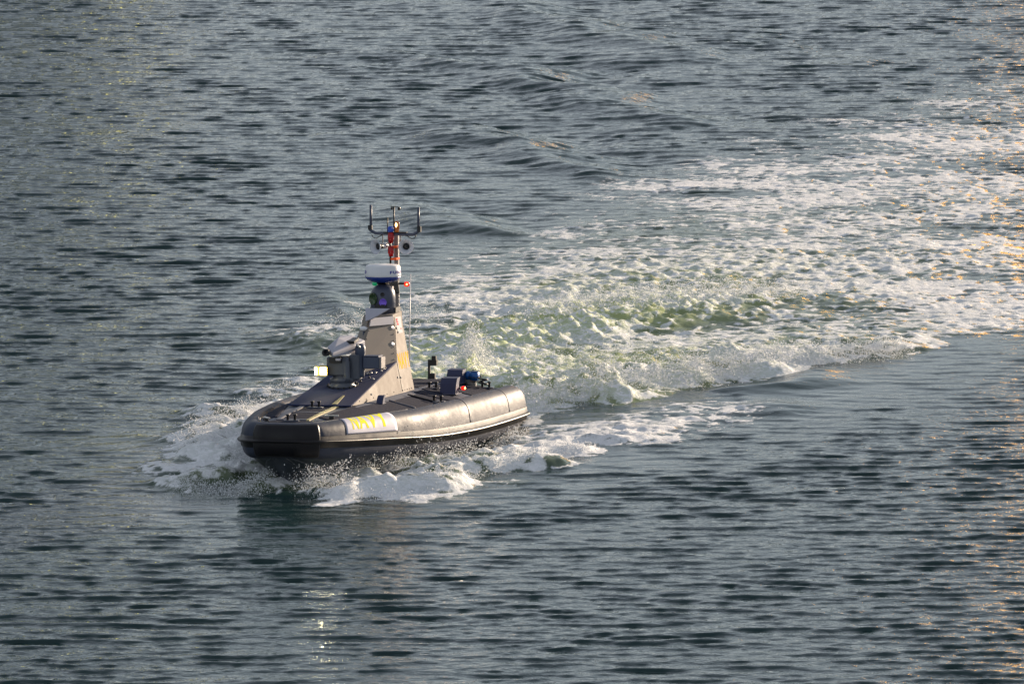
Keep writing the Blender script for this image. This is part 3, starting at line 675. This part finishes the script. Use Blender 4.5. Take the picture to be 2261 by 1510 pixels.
turb1 = field(band(.22, 1.1, 1.7)); turb2 = field(band(.12, .5, 1.4)); lace1 = field(band(.3, 1.6, 1.3)); lace2 = field(band(.14, .6, 1.0)); lace3 = field(band(1.2, 5, 1.5))
warpa = field(band(.8, 3, 2)); warpb = field(band(.8, 3, 2))
def samp(F, x, y):
    u = (x / TD) % TX; v = (y / TD) % TY
    i = np.floor(u).astype(int); j = np.floor(v).astype(int); fu = u - i; fv = v - j
    i %= TX; j %= TY; i1 = (i + 1) % TX; j1 = (j + 1) % TY
    return (F[j, i] * (1 - fu) + F[j, i1] * fu) * (1 - fv) + (F[j1, i] * (1 - fu) + F[j1, i1] * fu) * fv

def geo(a, b, n): return list(a + (b - a) * ((np.power(1.5, np.arange(1, n + 1)) - 1) / (1.5 ** n - 1)))
fx = np.arange(-16.5, 16.5 + .001, .042)
fy = [115.5]
while fy[-1] < 224: fy.append(fy[-1] + .066 + (.135 - .066) * (fy[-1] - 116) / 108)
gx = np.array(geo(-16.5, -6000, 16)[::-1] + list(fx) + geo(16.5, 6000, 16))
gy = np.array(geo(115.5, -600, 14)[::-1] + fy + geo(fy[-1], 12000, 18))
X, Y = np.meshgrid(gx, gy)
nx, ny = len(gx), len(gy)
def sstep(a, b, x):
    t = np.clip((x - a) / (b - a), 0, 1); return t * t * (3 - 2 * t)
near = sstep(0, 1.2, 16.5 - np.abs(X)) * sstep(0, 1.5, Y - 115.5) * sstep(0, 4, fy[-1] - Y)
FX0, FX1, FY0, FY1 = 16, 16 + len(fx), 14, 14 + len(fy)
Xf, Yf = X[FY0:FY1, FX0:FX1], Y[FY0:FY1, FX0:FX1]
def linedist(pts, Xq=None, Yq=None):
    """distance to a polyline, parameter along it, and side (positive = to the left of its direction)"""
    Xq = Xf if Xq is None else Xq; Yq = Yf if Yq is None else Yq
    best = np.full(Xq.shape, 1e9); par = np.zeros(Xq.shape); side = np.zeros(Xq.shape); n = len(pts) - 1
    for i in range(n):
        (ax, ay), (bx, by) = pts[i], pts[i + 1]; dx, dy = bx - ax, by - ay; L2 = dx * dx + dy * dy
        t = np.clip(((Xq - ax) * dx + (Yq - ay) * dy) / L2, 0, 1)
        ex, ey = Xq - ax - t * dx, Yq - ay - t * dy; d = ex * ex + ey * ey
        m = d < best; best = np.where(m, d, best); par = np.where(m, (i + t) / n, par)
        side = np.where(m, np.sign(dx * ey - dy * ex), side)
    return np.sqrt(best), par, side
def lerpl(v, par): return np.interp(par, np.linspace(0, 1, len(v)), v)
# foam strokes: ground polyline, half width (m) along it, density along it, height (m) along it, aeration along it
STROKES = [
    ([(-0.37, 149.37), (0.39, 148.24), (1.36, 149.37), (2.42, 150.73), (3.5, 151.63), (4.68, 152.98), (5.96, 154.18), (7.07, 154.96), (8.08, 156.99), (9.82, 159.19)], [1.2, 1.2, 1.2, 1.1, 1.1, 1.0, 1.0, 0.9, 0.9, 1.2], [1, 1, 1, 1, 0.95, 0.9, 0.85, 0.75, 0.6, 0.45], [0.5, 0.45, 0.38, 0.33, 0.29, 0.24, 0.19, 0.13, 0.05, 0], [0.8, 0.75, 0.7, 0.65, 0.6, 0.5, 0.4, 0.25, 0.1, 0]),
    ([(-0.73, 150.31), (0.4, 151.63), (1.8, 152.98), (3.46, 153.8), (5.16, 155.18), (6.9, 156.87), (8.26, 158.9), (10.13, 161.57)], [2.0, 2.2, 2.2, 2.2, 2.2, 2.5, 2.5], [0.9, 0.85, 0.8, 0.72, 0.7, 0.66, 0.6, 0.5], [0.1, 0.1, 0.1, 0.05, 0.05, 0, 0], [1, 1, 0.9, 0.7, 0.5, 0.3, 0.2, 0]),
    ([(-1.49, 153.52), (-0.42, 154.35), (0.58, 156.19), (1.43, 157.33), (2.46, 158.6), (3.68, 159.78), (4.9, 160.25), (6.22, 161.27)], [1.6, 1.7, 1.8, 1.9, 2, 2, 2.2, 2.2], [0.95, 0.95, 0.95, 0.95, 0.92, 0.85, 0.8, 0.7], [0.25, 0.3, 0.42, 0.42, 0.36, 0.28, 0.2, 0.1], [1, 1, 1, 1, 0.9, 0.7, 0.5, 0.3]),
    ([(-3.26, 155.63), (-2.53, 156.59), (-1.77, 156.99), (-0.94, 158.31), (-0.09, 160.49), (0.87, 162.18), (1.92, 163.41)], [1.3, 1.4, 1.5, 1.6, 1.8, 1.8, 1.8], [0.75, 0.8, 0.82, 0.78, 0.72, 0.66, 0.6], [0.2, 0.15, 0.1, 0.1, 0.05, 0.05, 0], [0.2, 0.2, 0.3, 0.2, 0.1, 0.1, 0.1]),
    ([(1.46, 160.97), (3.24, 163.41), (5.05, 165.28), (6.84, 165.91), (8.67, 166.87), (10.7, 167.85)], [2.5, 3, 3.5, 3.5, 4, 4], [0.6, 0.72, 0.66, 0.6, 0.56, 0.54], [0.15, 0.15, 0.1, 0.1, 0.1, 0], [0.7, 0.6, 0.45, 0.3, 0.2, 0.1]),
    ([(-0.0, 162.18), (1.51, 166.23), (3.35, 169.16), (5.4, 171.17), (7.6, 173.22), (9.53, 174.62), (11.26, 175.32)], [2, 2.5, 3, 3.5, 4, 4, 4], [0.3, 0.32, 0.42, 0.42, 0.4, 0.4, 0.38], [0.0, 0.05, 0.05, 0.05, 0.05, 0.05, 0.05], [0.1, 0.15, 0.2, 0.2, 0.15, 0.1, 0.1]),
    ([(2.29, 171.17), (4.01, 174.27), (5.6, 177.48), (7.27, 181.18), (9.1, 185.05), (10.81, 189.07), (12.26, 192.85)], [1.6, 2, 2.4, 3, 3, 3, 3], [0.22, 0.3, 0.36, 0.36, 0.33, 0.3, 0.28], [0.03, 0.03], [0.05, 0.05]),
    ([(7.28, 176.75), (9.36, 180.43), (11.82, 184.26)], [4, 4, 4], [0.36, 0.36, 0.34], [0.03, 0.03], [0.05, 0.05]),
    ([(0.53, 143.06), (1.24, 144.74), (2.04, 146.47), (2.86, 148.08), (3.69, 149.68)], [0.8, 1.2, 1.5, 1.5, 1.0], [0.8, 0.9, 0.9, 0.85, 0.5], [0.05, 0.05], [0.1, 0]),
    ([(-3.21, 138.57), (-2.62, 138.66), (-2.02, 139.11), (-1.36, 139.93), (-0.69, 140.94), (-0.0, 142.11), (0.84, 143.2), (1.7, 144.45), (2.5, 145.33), (3.38, 146.47)], [0.5, 0.6, 0.7, 0.75, 0.75, 0.7, 0.65, 0.6, 0.5, 0.4], [0.9, 1, 1, 1, 1, 1, 0.97, 0.92, 0.85, 0.6], [0.16, 0.24, 0.28, 0.28, 0.26, 0.2, 0.15, 0.1, 0.05, 0], [0.1, 0.2, 0.3, 0.3, 0.3, 0.2, 0.1, 0, 0, 0]),
    ([(-3.24, 139.93), (-2.57, 140.48), (-1.9, 140.94), (-1.22, 141.64), (-0.54, 142.44), (-0.16, 143.06)], [0.35, 0.5, 0.6, 0.6, 0.55, 0.4], [0.5, 0.8, 0.95, 0.95, 0.9, 0.4], [0.15, 0.26, 0.3, 0.24, 0.18, 0.1], [0.4, 0.6, 0.6, 0.5, 0.3, 0.1]),
    ([(-0.16, 144.35), (0.23, 144.99), (0.78, 145.72)], [0.3, 0.4, 0.3], [0.5, 0.7, 0.4], [0.05, 0.05], [0.1, 0.1]),
    ([(-5.38, 142.82), (-5.17, 143.53), (-4.83, 144.64), (-4.39, 145.72)], [0.5, 0.8, 1.0, 0.9], [0.9, 1, 1, 0.95], [0.15, 0.25, 0.35, 0.35], [0.1, 0.2, 0.3, 0.3]),
    ([(-5.34, 139.75), (-5.04, 139.75), (-4.59, 139.84), (-4.01, 140.48), (-3.71, 140.71)], [0.6, 0.8, 0.95, 0.9, 0.6], [0.9, 1, 1, 1, 0.7], [0.12, 0.25, 0.35, 0.3, 0.2], [0.2, 0.3, 0.4, 0.5, 0.5]),
    ([(-5.02, 141.41), (-4.59, 142.11), (-4.07, 142.82)], [0.9, 1.2, 1.1], [1, 1, 1], [0.2, 0.38, 0.5], [0.15, 0.25, 0.4]),
    ([(-4.81, 146.47), (-4.46, 147.98), (-4.1, 149.37), (-3.64, 150.57)], [0.45, 0.4, 0.4, 0.4], [0.6, 0.6, 0.55, 0.4], [0.1, 0.1], [0.1, 0.1]),
    ([(-0.83, 150.15), (-0.67, 150.2), (-0.45, 150.2)], [0.4, 0.45, 0.42], [1, 1, 1], [0.6, 0.95, 0.6], [0.1, 0.1, 0.1]),
    ([(-4.47, 140.71), (-4.1, 141.17), (-3.72, 140.94)], [0.6, 0.7, 0.6], [1, 1, 1], [0.2, 0.3, 0.2], [0.2, 0.3, 0.2])]
CUT = [(-0.08, 146.22), (0.29, 146.97), (1.03, 147.73), (1.52, 148.34), (2.44, 149.47), (3.08, 150.57), (3.47, 150.41), (4.11, 150.52), (4.52, 151.74), (5.06, 152.0), (5.63, 152.33), (6.32, 152.87), (6.92, 153.08), (7.48, 154.9), (7.82, 156.02), (8.68, 157.16)]          # front edge of the stern wake
BOWCUT = [(-3.64, 137.99), (-3.27, 137.99), (-2.67, 137.77), (-2.08, 137.91), (-1.49, 138.22), (-0.98, 139.34), (-0.53, 139.93), (-0.08, 140.71), (0.45, 141.5), (0.99, 142.34), (1.61, 143.29), (2.4, 144.01)]    # front edge of the port bow wave
RIDGES = [
    ([(-1.5, 215.24), (-0.23, 211.59), (0.88, 208.55), (1.86, 206.09), (2.93, 203.39), (3.96, 200.86), (4.98, 198.57)], 1.2, 0.19),
    ([(-3.97, 200.86), (-2.46, 199.94), (-1.17, 199.02), (-0.11, 197.22), (0.93, 195.01), (1.95, 192.42), (3.03, 189.49), (3.9, 187.44)], 1.1, 0.2),
    ([(-3.31, 187.04), (-2.0, 186.64), (-1.0, 185.84), (-0.1, 183.87), (0.68, 181.94), (1.34, 179.68), (2.0, 178.21)], 1.0, 0.21),
    ([(-2.34, 174.27), (-1.67, 172.67), (-1.1, 171.17), (-0.64, 169.69), (-0.0, 168.83)], 0.9, 0.17),
    ([(2.55, 208.55), (4.08, 207.07), (6.15, 202.26), (7.63, 198.57)], 1.2, 0.1),
    ([(-4.63, 162.79), (-3.89, 160.97), (-3.25, 159.19), (-2.8, 157.73)], 0.6, 0.1),
    ([(3.43, 148.75), (4.41, 149.37), (5.41, 150.57), (6.44, 151.9)], 0.7, 0.12)]    # long wake waves beyond the boat: ground polyline, width, height
SLICK = [
    ([(0.39, 146.22), (2.14, 147.47), (3.73, 147.73), (5.41, 150.31), (7.14, 152.98), (8.91, 155.18)], [1.2, 2, 3, 3.5, 3, 2], 0.8),
    ([(-3.76, 136.89), (-2.43, 136.67), (-0.97, 138.22), (0.53, 140.48), (2.06, 142.34)], [1.0, 1.2, 1.5, 1.6, 1.2], 0.7),
    ([(-6.53, 137.77), (-5.38, 136.89), (-3.92, 137.11)], [1.0, 1.2, 1], 0.75),
    ([(-6.62, 144.74), (-6.07, 140.94), (-5.97, 138.66)], [0.7, 1, 1], 0.7),
    ([(-2.18, 162.18), (-1.15, 164.65), (0.18, 169.16), (1.57, 172.53), (3.5, 176.75), (5.52, 181.18)], [1.5, 2.5, 3, 3, 2.5, 2], 0.6),
    ([(-1.6, 175.32), (-0.76, 176.04), (-0.1, 175.32)], [2, 3, 3], 0.45)]
wx = Xf + .22 * samp(warpa, Xf, Yf); wy = Yf + .35 * samp(warpb, Xf, Yf)
keep = np.ones(Xf.shape); hh = np.zeros(Xf.shape); aer = np.zeros(Xf.shape)
for pts, wd, de, he, ae in STROKES:
    d, par, sd_ = linedist(pts, wx, wy)
    w = lerpl(wd, par); q = np.exp(-(d / w) ** 2)
    keep *= 1 - np.clip(lerpl(de, par) * q * 1.05, 0, 1)
    hh = np.maximum(hh, lerpl(he, par) * np.exp(-(d / (w * .8)) ** 2)); aer = np.maximum(aer, lerpl(ae, par) * np.exp(-(d / (w * 1.1)) ** 2))
D = (1 - keep) * np.clip(.92 + .22 * samp(lace3, Xf * .3 + 9, Yf * .5), .6, 1.1); D = np.clip(D, 0, 1)
for cut, fade in ((CUT, .35), (BOWCUT, .2)):
    d, par, sd_ = linedist(cut, wx, wy)
    d = d * sd_; inr = sstep(0, .05, par) * sstep(0, .05, 1 - par) * np.where(d < 0, np.exp(-(d / 1.6) ** 4), 1)
    k = sstep(-.3, -.12, d)
    D = np.maximum(D, inr * lerpl((.3, 1, 1, 1, .95, .85, .6, .2), par) * np.exp(-((d - .35) / .5) ** 2))
    D *= 1 - inr * (1 - k); aer *= 1 - inr * (1 - k); hh *= 1 - inr * (1 - sstep(-.12, .6, d))
slk = np.zeros(Xf.shape)
for pts, wd, amt in SLICK:
    d, par, sd_ = linedist(pts, wx, wy); slk = np.maximum(slk, amt * np.exp(-(d / lerpl(wd, par)) ** 2))
slk = np.maximum(slk, np.clip(D * 1.3, 0, .85))
ridge = np.zeros(Xf.shape)
for pts, wd, hgt_ in RIDGES:
    d, par, sd_ = linedist(pts, Xf + .3 * samp(warpa, Xf * .5, Yf * .5), Yf + .5 * samp(warpb, Xf * .5, Yf * .5))
    s = d * sd_; e = np.sin(np.pi * np.clip(par, 0, 1)) ** .6
    ridge += hgt_ * e * (np.exp(-(s / wd) ** 2) - .6 * np.exp(-((s - wd * 1.6) / (wd * 1.3)) ** 2))
amp = 1 - .78 * slk
gust = .86 + .14 * np.tanh(samp(lace3, Xf * .35, Yf * .35))
sn = near[FY0:FY1, FX0:FX1]
lace = -np.abs(samp(lace1, wx * .5, wy)) * 1.25 + .65 * samp(lace2, Xf * .6, Yf) + .55 * samp(lace3, Xf * .5, Yf) + .25 * samp(turb2, Xf * 1.3, Yf * 1.3)
sub = np.sort(lace[::7, ::7].ravel()); rank = np.interp(lace, sub[::50], np.linspace(0, 1, len(sub[::50])))
foam = sstep(-.16, .2, rank - (1 - D)) * sstep(.03, .15, D)
turb = samp(turb1, Xf, Yf); tfine = samp(turb2, Xf, Yf)
z = hgt_z = samp(hgt, Xf, Yf) * amp * gust + ridge + hh * .8 * (1 + .07 * turb + .05 * tfine)
z = z + D * ((.006 + .012 * aer) * turb + (.006 + .011 * aer) * (np.abs(tfine) - .8) + (.003 + .005 * aer) * tfine) + foam * (.01 + .012 * aer)
LEAN = 2.3
ch = .9 * amp * gust * sn
Xd, Yd = X.copy(), Y.copy(); Z = np.zeros(X.shape); FOAM = np.zeros(X.shape); CALM = np.zeros(X.shape); AER = np.zeros(X.shape); DD = np.zeros(X.shape)
Xd[FY0:FY1, FX0:FX1] += samp(chx, Xf, Yf) * ch
Yd[FY0:FY1, FX0:FX1] += samp(chy, Xf, Yf) * ch * .5 - LEAN * samp(hgt, Xf, Yf) * amp * gust * sn      # wind leans the wavelets over, steep face first
Z[FY0:FY1, FX0:FX1] = z * sn; CALM[FY0:FY1, FX0:FX1] = slk; FOAM[FY0:FY1, FX0:FX1] = foam * sn; AER[FY0:FY1, FX0:FX1] = aer * sn; DD[FY0:FY1, FX0:FX1] = D * sn
# trough carved under and behind the planing hull
cen = Vector(STEM) + BM.to_3x3() @ Vector((-6.5, 0, 0))
hd = BM.to_3x3() @ Vector((1, 0, 0)); hx, hy = hd.x, hd.y
al = (X - cen.x) * hx + (Y - cen.y) * hy; ac = -(X - cen.x) * hy + (Y - cen.y) * hx
Z -= .26 * np.exp(-(al / 3.6) ** 2 - (ac / 1.9) ** 2)

def water_material():
    m = bpy.data.materials.new('sea_water'); m.use_nodes = True
    N, L = nodes(m); b = N['Principled BSDF']; out = N['Material Output']
    geo_ = N.new('ShaderNodeNewGeometry')
    at = N.new('ShaderNodeAttribute'); at.attribute_name = 'foam'
    ae = N.new('ShaderNodeAttribute'); ae.attribute_name = 'aeration'
    far = N.new('ShaderNodeAttribute'); far.attribute_name = 'far'
    def noise(sc_, det, rough, vec=None, sca=(1, 1, 1)):
        mp = N.new('ShaderNodeMapping'); mp.inputs['Scale'].default_value = sca; L.new(geo_.outputs['Position'], mp.inputs['Vector'])
        n = N.new('ShaderNodeTexNoise'); n.inputs['Scale'].default_value = sc_; n.inputs['Detail'].default_value = det; n.inputs['Roughness'].default_value = rough
        L.new(mp.outputs[0], n.inputs['Vector']); return n
    def math_(op, a, b_=None, c_=None, clamp=False):
        n = N.new('ShaderNodeMath'); n.operation = op; n.use_clamp = clamp
        for i, v in enumerate((a, b_, c_)):
            if v is None: continue
            if isinstance(v, (int, float)): n.inputs[i].default_value = v
            else: L.new(v, n.inputs[i])
        return n.outputs[0]
    fine = noise(17, 6, .7); mid = noise(4.5, 5, .6)
    f0 = math_('MULTIPLY_ADD', math_('SUBTRACT', fine.outputs['Fac'], .5), 2.1, at.outputs['Fac'])
    f1 = math_('MULTIPLY_ADD', math_('SUBTRACT', mid.outputs['Fac'], .5), .7, f0)
    gate = math_('MULTIPLY', at.outputs['Fac'], 5, clamp=True)
    mr = N.new('ShaderNodeMapRange'); mr.interpolation_type = 'SMOOTHSTEP'; mr.inputs[1].default_value = .12; mr.inputs[2].default_value = .95
    L.new(f1, mr.inputs[0])
    fo = math_('MULTIPLY', mr.outputs[0], gate, clamp=True)
    # water body colour: dark teal, milky green where full of bubbles
    mixc = N.new('ShaderNodeMix'); mixc.data_type = 'RGBA'
    mixc.inputs['A'].default_value = (*WATER_COL, 1); mixc.inputs['B'].default_value = (.42, .48, .21, 1)
    aem = math_('MULTIPLY', ae.outputs['Fac'], math_('MULTIPLY_ADD', mid.outputs['Fac'], .9, .45), clamp=True)
    L.new(aem, mixc.inputs['Factor']); L.new(mixc.outputs['Result'], b.inputs['Base Color'])
    b.inputs['IOR'].default_value = 1.333; b.inputs['Roughness'].default_value = .02
    L.new(math_('MULTIPLY_ADD', ae.outputs['Fac'], .3, .02), b.inputs['Roughness'])
    L.new(math_('MULTIPLY_ADD', ae.outputs['Fac'], -.35, .5), b.inputs['Specular IOR Level'])
    # small ripples; larger ones as well where the mesh gets coarse
    r1 = noise(7, 3, .55, sca=(.55, 1, 1)); r2 = noise(1.6, 4, .6, sca=(.5, 1, 1))
    cm = N.new('ShaderNodeAttribute'); cm.attribute_name = 'calm'; r3 = noise(20, 2, .5, sca=(.6, 1, 1))
    bp = N.new('ShaderNodeBump'); bp.inputs['Distance'].default_value = .018
    L.new(math_('MULTIPLY_ADD', cm.outputs['Fac'], -.7, 1), bp.inputs['Strength'])
    L.new(math_('MULTIPLY_ADD', r3.outputs['Fac'], .3, r1.outputs['Fac']), bp.inputs['Height'])
    bp2 = N.new('ShaderNodeBump'); bp2.inputs['Distance'].default_value = .3; L.new(far.outputs['Fac'], bp2.inputs['Strength'])
    L.new(r2.outputs['Fac'], bp2.inputs['Height']); L.new(bp.outputs[0], bp2.inputs['Normal']); L.new(bp2.outputs[0], b.inputs['Normal'])
    fb = N.new('ShaderNodeBsdfPrincipled'); fb.inputs['Roughness'].default_value = .75; fb.inputs['Specular IOR Level'].default_value = .35
    fc = N.new('ShaderNodeMix'); fc.data_type = 'RGBA'; fc.inputs['A'].default_value = (.9, .91, .93, 1); fc.inputs['B'].default_value = (.6, .66, .43, 1)
    fn = noise(5.5, 9, .72, sca=(1, .6, 2)); fn.inputs['Distortion'].default_value = 1.2
    fm = N.new('ShaderNodeMapRange'); fm.interpolation_type = 'SMOOTHSTEP'; fm.inputs[1].default_value = .44; fm.inputs[2].default_value = .6
    L.new(fn.outputs['Fac'], fm.inputs[0])
    thin = N.new('ShaderNodeMix'); thin.data_type = 'RGBA'; thin.inputs['A'].default_value = (.42, .47, .48, 1); thin.inputs['B'].default_value = (.56, .64, .33, 1)
    L.new(aem, thin.inputs['Factor']); L.new(thin.outputs['Result'], fc.inputs['B'])
    L.new(math_('MULTIPLY', math_('SUBTRACT', 1, fm.outputs[0]), math_('MULTIPLY_ADD', aem, .95, .2), clamp=True), fc.inputs['Factor']); L.new(fc.outputs['Result'], fb.inputs['Base Color'])
    fb.inputs['Subsurface Weight'].default_value = 0
    bf = N.new('ShaderNodeBump'); bf.inputs['Distance'].default_value = .05; bf.inputs['Strength'].default_value = .9
    L.new(math_('ADD', math_('MULTIPLY', fine.outputs['Fac'], .7), mid.outputs['Fac']), bf.inputs['Height']); L.new(bf.outputs[0], fb.inputs['Normal'])
    ms = N.new('ShaderNodeMixShader'); L.new(fo, ms.inputs[0]); L.new(b.outputs[0], ms.inputs[1]); L.new(fb.outputs[0], ms.inputs[2])
    L.new(ms.outputs[0], out.inputs['Surface'])
    return m
WATER_COL = (.015, .04, .041)
wm = water_material()
idx = np.arange(nx * ny).reshape(ny, nx)
quads = np.stack([idx[:-1, :-1], idx[:-1, 1:], idx[1:, 1:], idx[1:, :-1]], -1).reshape(-1, 4)
Dq = (DD[:-1, :-1] + DD[1:, 1:]).ravel() / 2
Xq = ((X[:-1, :-1] + X[1:, 1:]) / 2).ravel(); Yq = ((Y[:-1, :-1] + Y[1:, 1:]) / 2).ravel()
isf = Dq > .3
# bow waves belong to the water in front of the transom line, the rest is stern wake
aft = ((Xq - cen.x) * hx + (Yq - cen.y) * hy) < -2.4
acr = -(Xq - cen.x) * hy + (Yq - cen.y) * hx
portside = (Xq - cen.x) * (-hy) + (Yq - cen.y) * hx > 0
pd = linedist([(a, b) for a, b in BOWCUT], Xq, Yq)[0]
isport = isf & (pd < 2.2) & portside
iswake = isf & aft & ~isport
isstar = isf & ~isport & ~iswake
V3 = np.stack([Xd, Yd, Z], -1).reshape(-1, 3).astype(np.float32)
att = {'calm': CALM.ravel().astype(np.float32), 'foam': FOAM.ravel().astype(np.float32), 'aeration': AER.ravel().astype(np.float32), 'far': (.9 * (1 - near)).ravel().astype(np.float32)}
def sheet(name, sel, kind, label=None, cat=None):
    q = quads[sel]; used, inv = np.unique(q.ravel(), return_inverse=True); v = V3[used]
    me = bpy.data.meshes.new(name)
    me.vertices.add(len(v)); me.vertices.foreach_set('co', v.ravel())
    me.loops.add(len(inv)); me.loops.foreach_set('vertex_index', inv.astype(np.int32))
    me.polygons.add(len(q)); me.polygons.foreach_set('loop_start', np.arange(0, len(inv), 4, dtype=np.int32))
    me.update(calc_edges=True)
    me.polygons.foreach_set('use_smooth', np.ones(len(q), bool))
    for k_, a_ in att.items():
        t = me.attributes.new(k_, 'FLOAT', 'POINT'); t.data.foreach_set('value', a_[used])
    me.materials.append(wm)
    o = bpy.data.objects.new(name, me); C.objects.link(o); o['kind'] = kind
    if label: o['label'] = label
    if cat: o['category'] = cat
    return o
sheet('water', ~isf, 'structure', 'rippled grey green harbour water')
sheet('stern_foam', iswake, 'stuff', 'broad churned white and green wake trailing behind the boat', 'foam')
sheet('bow_foam', isstar, 'stuff', 'white foam fan thrown ahead of the boat on its left in the photo', 'foam')
sheet('side_foam', isport, 'stuff', 'white foaming bow wave running along the near side of the hull', 'foam')

# ------------------------------------------------------------------ spray: droplets thrown off the breaking crests
def height_at(x, y):
    i = np.clip(np.searchsorted(gx, x), 1, nx - 1); j = np.clip(np.searchsorted(gy, y), 1, ny - 1)
    return Z[j, i]
def droplets(name, pts, rad, m, label):
    O = np.array([[1, 0, 0], [-1, 0, 0], [0, 1, 0], [0, -1, 0], [0, 0, 1], [0, 0, -1]], float)
    F = np.array([[0, 2, 4], [2, 1, 4], [1, 3, 4], [3, 0, 4], [2, 0, 5], [1, 2, 5], [3, 1, 5], [0, 3, 5]])
    n = len(pts); st = rs.uniform(.6, 1.4, (n, 1, 3)) * rad[:, None, None] * np.array([1, 1, 1.5])
    v = (pts[:, None, :] + O[None] * st).reshape(-1, 3).astype(np.float32); f = (F[None] + 6 * np.arange(n)[:, None, None]).reshape(-1, 3)
    me = bpy.data.meshes.new(name); me.vertices.add(len(v)); me.vertices.foreach_set('co', v.ravel())
    me.loops.add(f.size); me.loops.foreach_set('vertex_index', f.ravel().astype(np.int32))
    me.polygons.add(len(f)); me.polygons.foreach_set('loop_start', np.arange(0, f.size, 3, dtype=np.int32)); me.update(calc_edges=True)
    me.polygons.foreach_set('use_smooth', np.ones(len(f), bool)); me.materials.append(m)
    o = bpy.data.objects.new(name, me); C.objects.link(o); o['kind'] = 'stuff'; o['label'] = label; o['category'] = 'spray'; return o
spraym = mat('spray_white', (.8, .82, .84), .5, var=.05)
def along(pts, n, spread, zmax, zpow=2.2, zb=0, clump=.5, hp=None):
    """random points along a ground polyline, thrown up to zmax"""
    P_ = np.array(pts, float); seg = np.hypot(*(P_[1:] - P_[:-1]).T); cs = np.concatenate([[0], np.cumsum(seg)])
    t = rs.uniform(0, cs[-1], n)
    cl = rs.uniform(0, cs[-1], max(4, int(n / 60))); t2 = cl[rs.randint(0, len(cl), n)] + rs.normal(0, .1, n)
    t = np.clip(np.where(rs.uniform(size=n) < clump, t2, t), 0, cs[-1])
    x = np.interp(t, cs, P_[:, 0]) + rs.normal(0, spread, n) * .7; y = np.interp(t, cs, P_[:, 1]) + rs.normal(0, spread, n) * 1.5
    zm = zmax if hp is None else np.interp(t / cs[-1], np.linspace(0, 1, len(hp)), hp)
    zz = height_at(x, y) + zb + zm * rs.uniform(0, 1, n) ** zpow
    return np.stack([x, y, zz], 1)
def spray(name, label, specs):
    A = np.concatenate([along(*a[:-1], **a[-1]) for a in specs])
    r = .0032 + .008 * rs.uniform(0, 1, len(A)) ** 3
    droplets(name, A, r, spraym, label)
spray('bow_spray', 'fine droplets flying off the bow wave on the near side', [
    ([(-3.5, 138.89), (-3.21, 138.66), (-2.77, 138.89)], 2200, 0.16, 0.42, {'zpow': 1.6}),
    ([(-2.79, 140.02), (-2.35, 140.57), (-1.75, 140.94)], 2600, 0.16, 0.36, {'zpow': 1.5}),
    ([(-1.9, 140.85), (-1.3, 141.41), (-0.54, 142.25)], 1800, 0.2, 0.22, {'zpow': 1.8}),
    ([(-3.2, 138.31), (-2.46, 138.31), (-1.5, 138.75), (-0.68, 140.39), (0.38, 141.97), (1.31, 143.2)], 4500, 0.16, 0.1, {}),
    ([(-1.9, 140.85), (-0.99, 141.64)], 260, 0.2, 0.75, {'zpow': 0.8, 'clump': 0}),
    ([(-0.31, 144.01), (0.23, 144.84)], 1200, 0.15, 0.2, {})])
spray('far_bow_spray', 'fine droplets over the foam fan left of the bow', [
    ([(-5.61, 142.82), (-5.27, 144.01), (-4.78, 145.72), (-4.5, 146.72)], 3500, 0.25, 0.3, {}),
    ([(-5.47, 139.11), (-5.09, 138.89), (-4.56, 138.75), (-3.98, 139.34)], 4000, 0.2, 0.2, {}),
    ([(-3.68, 139.34), (-3.31, 139.66)], 700, 0.2, 0.2, {}),
    ([(-4.63, 140.94), (-4.06, 142.34)], 3000, 0.3, 0.4, {}),
    ([(-4.66, 146.72), (-4.24, 148.75), (-3.87, 150.04)], 1000, 0.2, 0.15, {})])
spray('stern_spray', 'droplets thrown up from the churned wake behind the stern', [
    ([(-0.93, 150.2), (-0.69, 150.31), (-0.45, 150.31)], 7000, 0.2, 0.95, {'zpow': 1.3, 'clump': 0.2, 'hp': [0.3, 0.85, 0.4]}),
    ([(-0.0, 147.47), (1.03, 148.34), (2.45, 149.99), (3.48, 151.04), (4.66, 152.54), (5.92, 153.25), (7.2, 154.35)], 20000, 0.22, 0.22, {'hp': [0.45, 0.36, 0.3, 0.26, 0.2, 0.15, 0.1], 'zpow': 1.6}),
    ([(0.25, 156.3), (1.27, 157.73), (2.29, 158.6), (4.04, 160.25), (5.35, 160.97)], 12000, 0.4, 0.3, {'zpow': 1.6}),
    ([(-3.27, 156.02), (-2.37, 157.45), (-1.11, 158.6)], 2500, 0.5, 0.25, {}),
    ([(0.16, 151.9), (1.39, 152.98), (3.05, 153.52)], 4000, 0.8, 0.2, {})])
